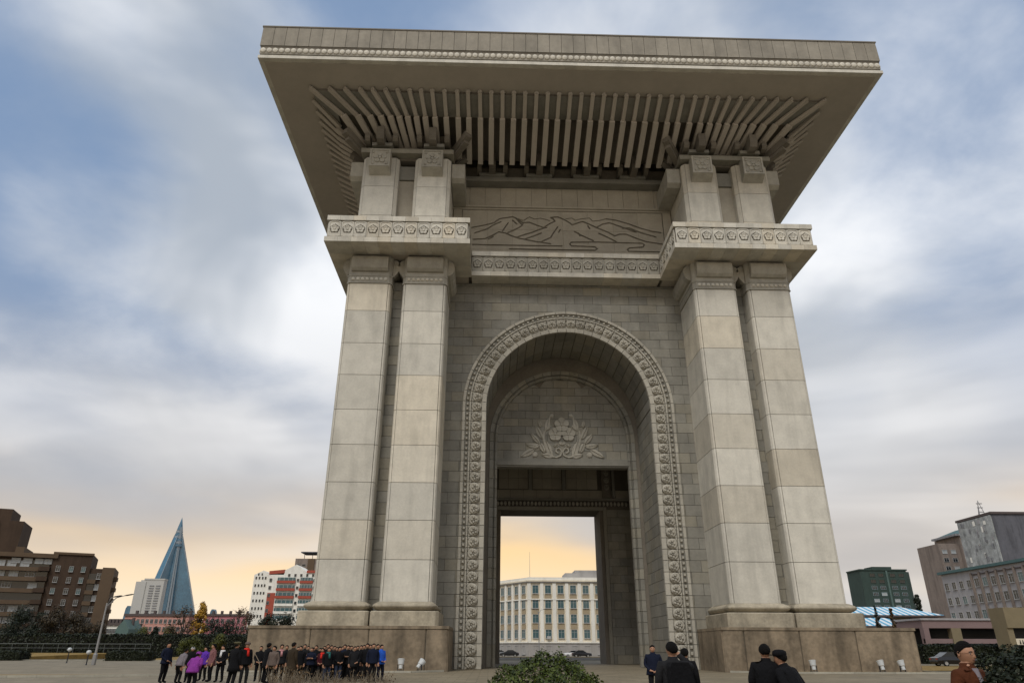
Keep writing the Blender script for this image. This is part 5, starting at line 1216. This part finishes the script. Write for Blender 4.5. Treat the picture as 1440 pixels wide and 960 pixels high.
    for q in range(nT):
        ring_ = []
        for w_ in range(nA):
            u = 2*math.pi*w_/nA; fr_ = -math.sin(u)                        # 1 in front, -1 at the back
            lim = {'short': (.88, 1.36, 2.08), 'bob': (.86, 1.75, 2.25), 'long': (.86, 1.85, 2.45), 'bald': (.30, 1.25, 1.95)}[hair]
            L_ = lim[1]+(lim[0]-lim[1])*max(0, fr_)**.7 if fr_ > 0 else lim[1]+(lim[2]-lim[1])*(-fr_)**.8
            L_ += .05*math.sin(5*u+len(label))
            th = .06+(L_-.06)*q/(nT-1); dv = np.array([[math.sin(th)*math.cos(u), math.sin(th)*math.sin(u), math.cos(th)]])
            thick = (.014 if hair == 'short' else .022)*(1-.55*(q/(nT-1))**4)+.003*math.sin(9*u+3*q)
            if hair in ('bob', 'long'): dv2 = dv[0]*max(head_r(dv)[0], .075 if q > 5 else 0)
            else: dv2 = dv[0]*head_r(dv)[0]
            ring_.append(tuple(hc+Vector((dv2+dv[0]*thick).tolist())))
        rr.append(ring_)
    rr.append([tuple(Vector(p).lerp(hc, .30)) for p in rr[-1]])
    hr.rings(rr, cap0=True, cap1=False)
    kids.append((hr.mesh('hair', 'hair', True), 'hair'))
    if hat:
        kind, cc = hat; hm = MB(); cs = [(tuple(hc+Vector((0, 0, 0))))]
        if kind == 'cap': hm.lathe([(.098, .03), (.106, .07), (.10, .11), (.06, .135), (.01, .14)], 14, hc); hm.rings([[tuple(hc+Vector((.085*math.cos(u), -.045-.12*abs(math.sin(u)), .045+dz))) for u in [math.pi*w_/6 for w_ in range(7)]] for dz in (0, .012)])
        elif kind == 'peaked': hm.lathe([(.095, .03), (.097, .07), (.135, .10), (.14, .115), (.09, .135), (.01, .14)], 16, hc); hm.rings([[tuple(hc+Vector((.085*math.cos(u), -.045-.11*abs(math.sin(u)), .035+dz))) for u in [math.pi*w_/6 for w_ in range(7)]] for dz in (0, .012)])
        elif kind == 'beanie': hm.lathe([(.098, .0), (.103, .05), (.09, .11), (.05, .145), (.01, .15)], 14, hc)
        elif kind == 'striped': 
            for q in range(4): hm.lathe([(.10-.012*q, .0+.035*q), (.104-.014*q, .02+.035*q), (.09-.018*q, .034+.035*q)], 14, hc, mi=q % 2)
        kids.append((hm.mesh('hat', ['cloth_'+cc, 'cloth_black'] if kind == 'striped' else 'cloth_'+cc, True), 'hat'))
    if scarf: kids.append((MB().rings([ell(sp(.50), .13, .12), ell(sp(.545), .115, .105), ell(sp(.585), .09, .085)]).rings([[tuple(sp(.50, .04*q_, -.14)) for q_ in (-1, 1)]+[tuple(sp(.50, .04*q_, -.11)) for q_ in (1, -1)], [tuple(sp(.26, .05*q_, -.165)) for q_ in (-1, 1)]+[tuple(sp(.26, .05*q_, -.15)) for q_ in (1, -1)]]).mesh('scarf', 'cloth_'+scarf, True), 'scarf'))
    if bag: kids.append((MB().rings([[(x_*w_, y_, z_) for x_, y_ in ((-.15, .12), (.15, .12), (.15, .26), (-.15, .26))] for z_, w_ in ((.98, .9), (1.02, 1), (1.36, 1), (1.42, .8))]).mesh('backpack', 'cloth_'+bag), 'backpack'))
    if near:
        fm = MB()
        for s_ in (-1, 1):
            e = hc+on_head(s_*.36, -1, -.02); e.y += .006
            fm.lathe([(.002, -.0075), (.009, -.0045), (.012, 0), (.009, .0045), (.002, .0075)], 8, e, 0); fm.lathe([(.002, -.005), (.005, -.003), (.006, 0), (.005, .003), (.002, .005)], 6, e+Vector((0, -.0075, 0)), 1)
            br_ = [hc+on_head(s_*a, -1, z_) for a, z_ in ((.16, .16), (.36, .22), (.60, .16))]
            fm.rings([[tuple(p+Vector((0, dy, dz))) for dy, dz in ((-.003, -.004), (-.003, .004), (.006, .004), (.006, -.004))] for p in br_], mi=1)
            ea = hc+on_head(s_*1, .18, -.06)
            fm.rings([[tuple(ea+Vector((s_*o_, r_*math.cos(u)*.62+.004, r_*math.sin(u)*1.1))) for u in [2*math.pi*w_/12 for w_ in range(12)]] for o_, r_ in ((-.008, .018), (.004, .025), (.009, .024), (.005, .013))], mi=2)
        ml = [hc+on_head(a, -1, -.70) for a in (-.28, -.12, 0, .12, .28)]
        fm.rings([[tuple(p+Vector((0, dy, dz))) for dy, dz in ((-.003, -.004), (-.004, .0), (-.003, .004), (.008, .003), (.008, -.003))] for p in ml], mi=3)
        kids.append((fm.mesh('face_features', ['eye_white', 'eye_dark', 'skin', 'lip'], True), 'face_features'))
    if glasses:
        gm = MB()
        for s_ in (-1, 1):
            e = hc+on_head(s_*.36, -1, -.02)+Vector((0, -.012, 0)); n_ = 14
            gm.tube([tuple(e+Vector((.021*math.cos(2*math.pi*q/n_), 0, .016*math.sin(2*math.pi*q/n_)))) for q in range(n_+1)], .0016, 4)
            gm.tube([tuple(e+Vector((s_*.021, 0, .004))), tuple(hc+Vector((s_*.082, -.03, .004))), tuple(hc+Vector((s_*.084, .02, .0)))], .0015, 4)
        gm.tube([tuple(hc+on_head(.15, -1, -.02)+Vector((0, -.014, .004))), tuple(hc+on_head(-.15, -1, -.02)+Vector((0, -.014, .004)))], .0016, 4)
        kids.append((gm.mesh('glasses', 'eye_dark'), 'glasses'))
    PEOPLE.append((root, ob, V, E, Z_, hc, kids, top, legs, shoes, head_turn, near, lean))
    return root
G = 'visitors gathered left of the plinth'
def at_head(px, py, Y): p = at(px, py, Y); return float(p[0]), float(Y), float(p[2])+.0
def vis(label, px, py, Y, **kw):
    x, y, h = at_head(px, py, Y); person(label, x, y, max(1.5, min(1.86, h)), **kw)
vis('visitor in a dark jacket standing apart at the left end of the crowd', 238, 903, -21, face=1.15, top='navy', legs='black', arms=('clasp', 'down'), group=G)
vis('visitor in a grey jacket stooping with back turned', 258, 910, -21.5, face=2.6, top='grey', legs='black', pose='stoop', hem=.86, group=G)
vis('visitor in a black and white striped hat behind the purple jacket', 272, 909, -20, face=.3, top='black', hat=('striped', 'white'), group=G)
x_, y_, _ = at_head(274, 930, -27.5); person('visitor in a bright purple hooded jacket hunched over, seen from behind', x_, y_, 1.50, face=2.95, top='purple', legs='black', pose='stoop', hem=.78, hat=('beanie', 'purple'), arms=('clasp', 'clasp'), girth=1.35, group=G)
vis('visitor in a violet jacket beside the mauve coat', 291, 909, -18.5, face=-.4, top='violet', legs='black', hair='bob', group=G)
vis('visitor in a long mauve coat', 302, 905, -19.5, face=-.9, top='mauve', legs='black', hem=.72, hair='long', arms=('clasp', 'down'), group=G)
vis('visitor in a black coat just right of the mauve coat', 315, 907, -20, face=-.2, top='black', legs='black', hair='bob', arms=('clasp', 'clasp'), scarf='white', group=G)
vis('visitor in a dark long coat and peaked cap', 334, 903, -26, face=2.7, top='black', legs='black', hem=.62, hat=('peaked', 'khaki'), group=G)
vis('visitor wearing a bright red scarf and a pale hat', 349, 901, -23, face=.8, top='black', legs='charcoal', scarf='red', hat=('cap', 'taupe'), group=G)
vis('visitor in black behind the leaning stick', 368, 908, -19, face=.2, top='black', group=G, arms=('clasp', 'clasp'))
vis('tall long-haired visitor in black left of the taupe jacket', 379, 904, -21, face=2.4, top='black', hair='long', hem=.66, group=G)
vis('visitor in a taupe quilted jacket', 387, 908, -21.5, face=-.3, top='taupe', legs='black', hair='bob', group=G)
vis('visitor with a pink scarf next to the taupe jacket', 397, 906, -19, face=.4, top='charcoal', scarf='pink', hair='bob', group=G)
vis('visitor in charcoal half hidden by the brown coat', 404, 907, -17.5, face=.1, top='charcoal', group=G)
vis('visitor in a long brown coat walking away, nearest of the crowd', 414, 902, -24.5, face=2.5, top='brown', legs='brown', hem=.50, group=G)
row = [(424, 908, -18.5, 'black', None, 'visitor in black just right of the brown coat'), (429.5, 905.5, -16.5, 'charcoal', None, 'taller visitor behind, right of the brown coat'), (439.5, 910, -19, 'navy', None, 'visitor in navy, third right of the brown coat'), (445.5, 907, -17, 'black', None, 'visitor in black with a raised chin, fourth right of the brown coat'),
       (451, 911, -16, 'black', None, 'short visitor in the back row before the red collar'), (454.5, 911, -19, 'maroon', 'red', 'visitor with a red collar in the middle of the dark row'), (461.5, 905.5, -15.5, 'black', None, 'tall visitor in the back row above the teal print'), (463, 910, -19.5, 'black', 'teal', 'visitor with a teal scarf in the dark row'),
       (466.5, 907, -17, 'charcoal', None, 'visitor in charcoal right of the teal scarf'), (478, 909, -19, 'black', None, 'visitor in black standing apart in the middle of the dark row'), (485.5, 906, -16.5, 'navy', None, 'back-row visitor in navy, right of the middle'), (490.5, 907, -18.5, 'black', None, 'visitor in black, fifth from the blue jacket'),
       (499.5, 908.5, -19, 'charcoal', None, 'visitor in charcoal, fourth front-row figure from the blue jacket'), (508.5, 907, -17, 'black', None, 'visitor in black, third from the tall pair'), (517.5, 903.5, -18.5, 'black', None, 'tall visitor in black left of the clasped hands'), (526, 904.5, -19.5, 'navy', None, 'tall visitor in navy with hands clasped next to the blue jacket'), (531.5, 905.5, -17.5, 'black', None, 'visitor in black half hidden beside the blue jacket')]
for i, (px, py_, Y, tp, sc_, lb) in enumerate(row):
    vis(lb, px, py_, Y, face=random.uniform(-.2, .75), top=tp, legs=random.choice(('black', 'charcoal', 'denim')), scarf=sc_, hem=random.choice((.78, .82, .7)), arms=random.choice((('clasp', 'clasp'), ('down', 'clasp'), ('down', 'down'), ('fold', 'fold'))), hair=random.choice(('short', 'short', 'bob')), group=G)
vis('visitor in a bright blue jacket at the right end of the crowd', 537, 906, -18.5, face=.9, top='blue', legs='navy', arms=('clasp', 'clasp'), group=G)
ORD = ('first', 'second', 'third', 'fourth', 'fifth', 'sixth', 'seventh', 'eighth', 'ninth', 'tenth', 'last')
for k_, (px, py_, Y) in enumerate(((420, 909, -15.5), (434, 908, -15), (442, 910, -14.5), (457, 908, -14.5), (471, 908, -15), (474.5, 909.5, -16.5), (482, 908.5, -14.5), (494.5, 907.5, -15), (503.5, 907.5, -15), (512.5, 906.5, -15.5), (521.5, 906, -15.5))):
    vis(ORD[k_]+' half hidden visitor of the back row, counted from the long brown coat', px, py_, Y, face=random.uniform(-.2, .7), top=random.choice(('black', 'charcoal', 'navy')), legs='black', hem=.7, arms=('clasp', 'clasp'), group='half hidden back row of the crowd')
# figures on the right
x_, y_, h_ = at_head(1074, 906, -47.5); person('dark silhouetted visitor seen from behind, bareheaded, before the right plinth', x_, y_, h_, face=2.85, top='black', legs='black', arms=('down', 'clasp'))
x_, y_, h_ = at_head(1110, 910, -47.8); person('dark silhouetted visitor in a cap leaning left, before the right plinth', x_, y_, h_, face=-2.5, top='black', legs='charcoal', pose='stoop', hat=('cap', 'black'), bag=None)
x_, y_, h_ = at_head(917, 907, -34); person('visitor in a navy jacket facing the camera under the arch', x_, y_, h_, face=-.15, top='navy', legs='black', arms=('clasp', 'clasp'), hair='short', near=True)
x_, y_, h_ = at_head(944, 903, -48); person('visitor in a dark padded jacket raising an arm, seen from behind', x_, y_, h_, face=3.3, top='charcoal', legs='black', arms=('up', 'clasp'), bag='black')
x_, y_, h_ = at_head(962, 912, -42); person('visitor partly hidden behind the one raising an arm', x_, y_, max(h_, 1.55), face=2.6, top='black', legs='black', hair='bob')
x_, y_, h_ = at_head(1352, 903, -52.0); person('man in a rust-brown jacket turning his head in the right foreground', x_, y_, h_, face=.38, top='rust', legs='black', hem=.78, arms=('down', 'clasp'), hair='short', subdiv=3, near=True, undershirt='grey', glasses=True, girth=1.0)
# a leaning pale stick among the visitors
p0 = at(362, 955, -23.6); p1 = at(357, 912, -23.6); sk = empty('walking_stick', (float(p0[0]), -23.6, 0), 0, 'pale crooked wooden stick leaning beside the red scarf', 'stick')
MB().tube([(.05, 0, 0), (.08, 0, .5), (-.02, .02, 1.0), (float(p1[0]-p0[0]), 0, 1.5)], [.025, .024, .02, .016], 6).build('shaft', 'twig', sk)
# evaluate all bodies in one go, then colour them by the nearest bone
dg = bpy.context.evaluated_depsgraph_get()
for root, ob, V, E, Z_, hc, kids, top, legs, shoes, ht, near, lean in PEOPLE:
    me = bpy.data.meshes.new_from_object(ob.evaluated_get(dg)); me.name = 'body'
    n = len(me.vertices); co = np.empty(n*3); me.vertices.foreach_get('co', co); co = co.reshape(-1, 3); c = np.array(hc)
    # mould the upper end of the figure into a head with brow, nose, jaw and chin
    d = co-c; rr_ = np.linalg.norm(d, axis=1); sel = (rr_ < .19) & (d[:, 2] > -.135)
    # only vertices grown from the neck and head bones
    Ah = np.array([V[a] for a, _ in E]); Bh = np.array([V[b_] for _, b_ in E]); ABh = Bh-Ah; L2h = (ABh**2).sum(1)
    th = np.clip(((co[:, None, :]-Ah[None])*ABh[None]).sum(2)/L2h[None], 0, 1); nb2 = np.linalg.norm(co[:, None, :]-(Ah[None]+th[..., None]*ABh[None]), axis=2).argmin(1)
    sel &= np.isin(nb2, (4, 5, 6))
    u = d[sel]/rr_[sel][:, None]; new = u*head_r(u)[:, None]
    w = np.clip((d[sel][:, 2]+.135)/.05, 0, 1)[:, None]; w = w*w*(3-2*w)
    co[sel] = c+new*w+d[sel]*(1-w)
    me.vertices.foreach_set('co', co.ravel())
    cen = np.empty(len(me.polygons)*3); me.polygons.foreach_get('center', cen); cen = cen.reshape(-1, 3)
    A = np.array([V[a] for a, _ in E]); B = np.array([V[b_] for _, b_ in E]); AB = B-A; L2 = (AB**2).sum(1)
    t = np.clip(((cen[:, None, :]-A[None])*AB[None]).sum(2)/L2[None], 0, 1); dist = np.linalg.norm(cen[:, None, :]-(A[None]+t[..., None]*AB[None]), axis=2)
    zi = {'top': 0, 'skin': 1, 'legs': 2, 'shoes': 3}; idx = np.array([zi[z] for z in Z_])[dist.argmin(1)]
    me.materials.clear()
    for q in ('cloth_'+top, 'skin', 'cloth_'+legs, 'cloth_'+shoes): me.materials.append(MATS[q])
    me.polygons.foreach_set('material_index', idx.astype(np.int32)); me.polygons.foreach_set('use_smooth', [True]*len(me.polygons)); me.update()
    inst('body', me, root)
    for m_, nm in kids: inst(nm, m_, root)
    src = ob.data; bpy.data.objects.remove(ob); bpy.data.meshes.remove(src)
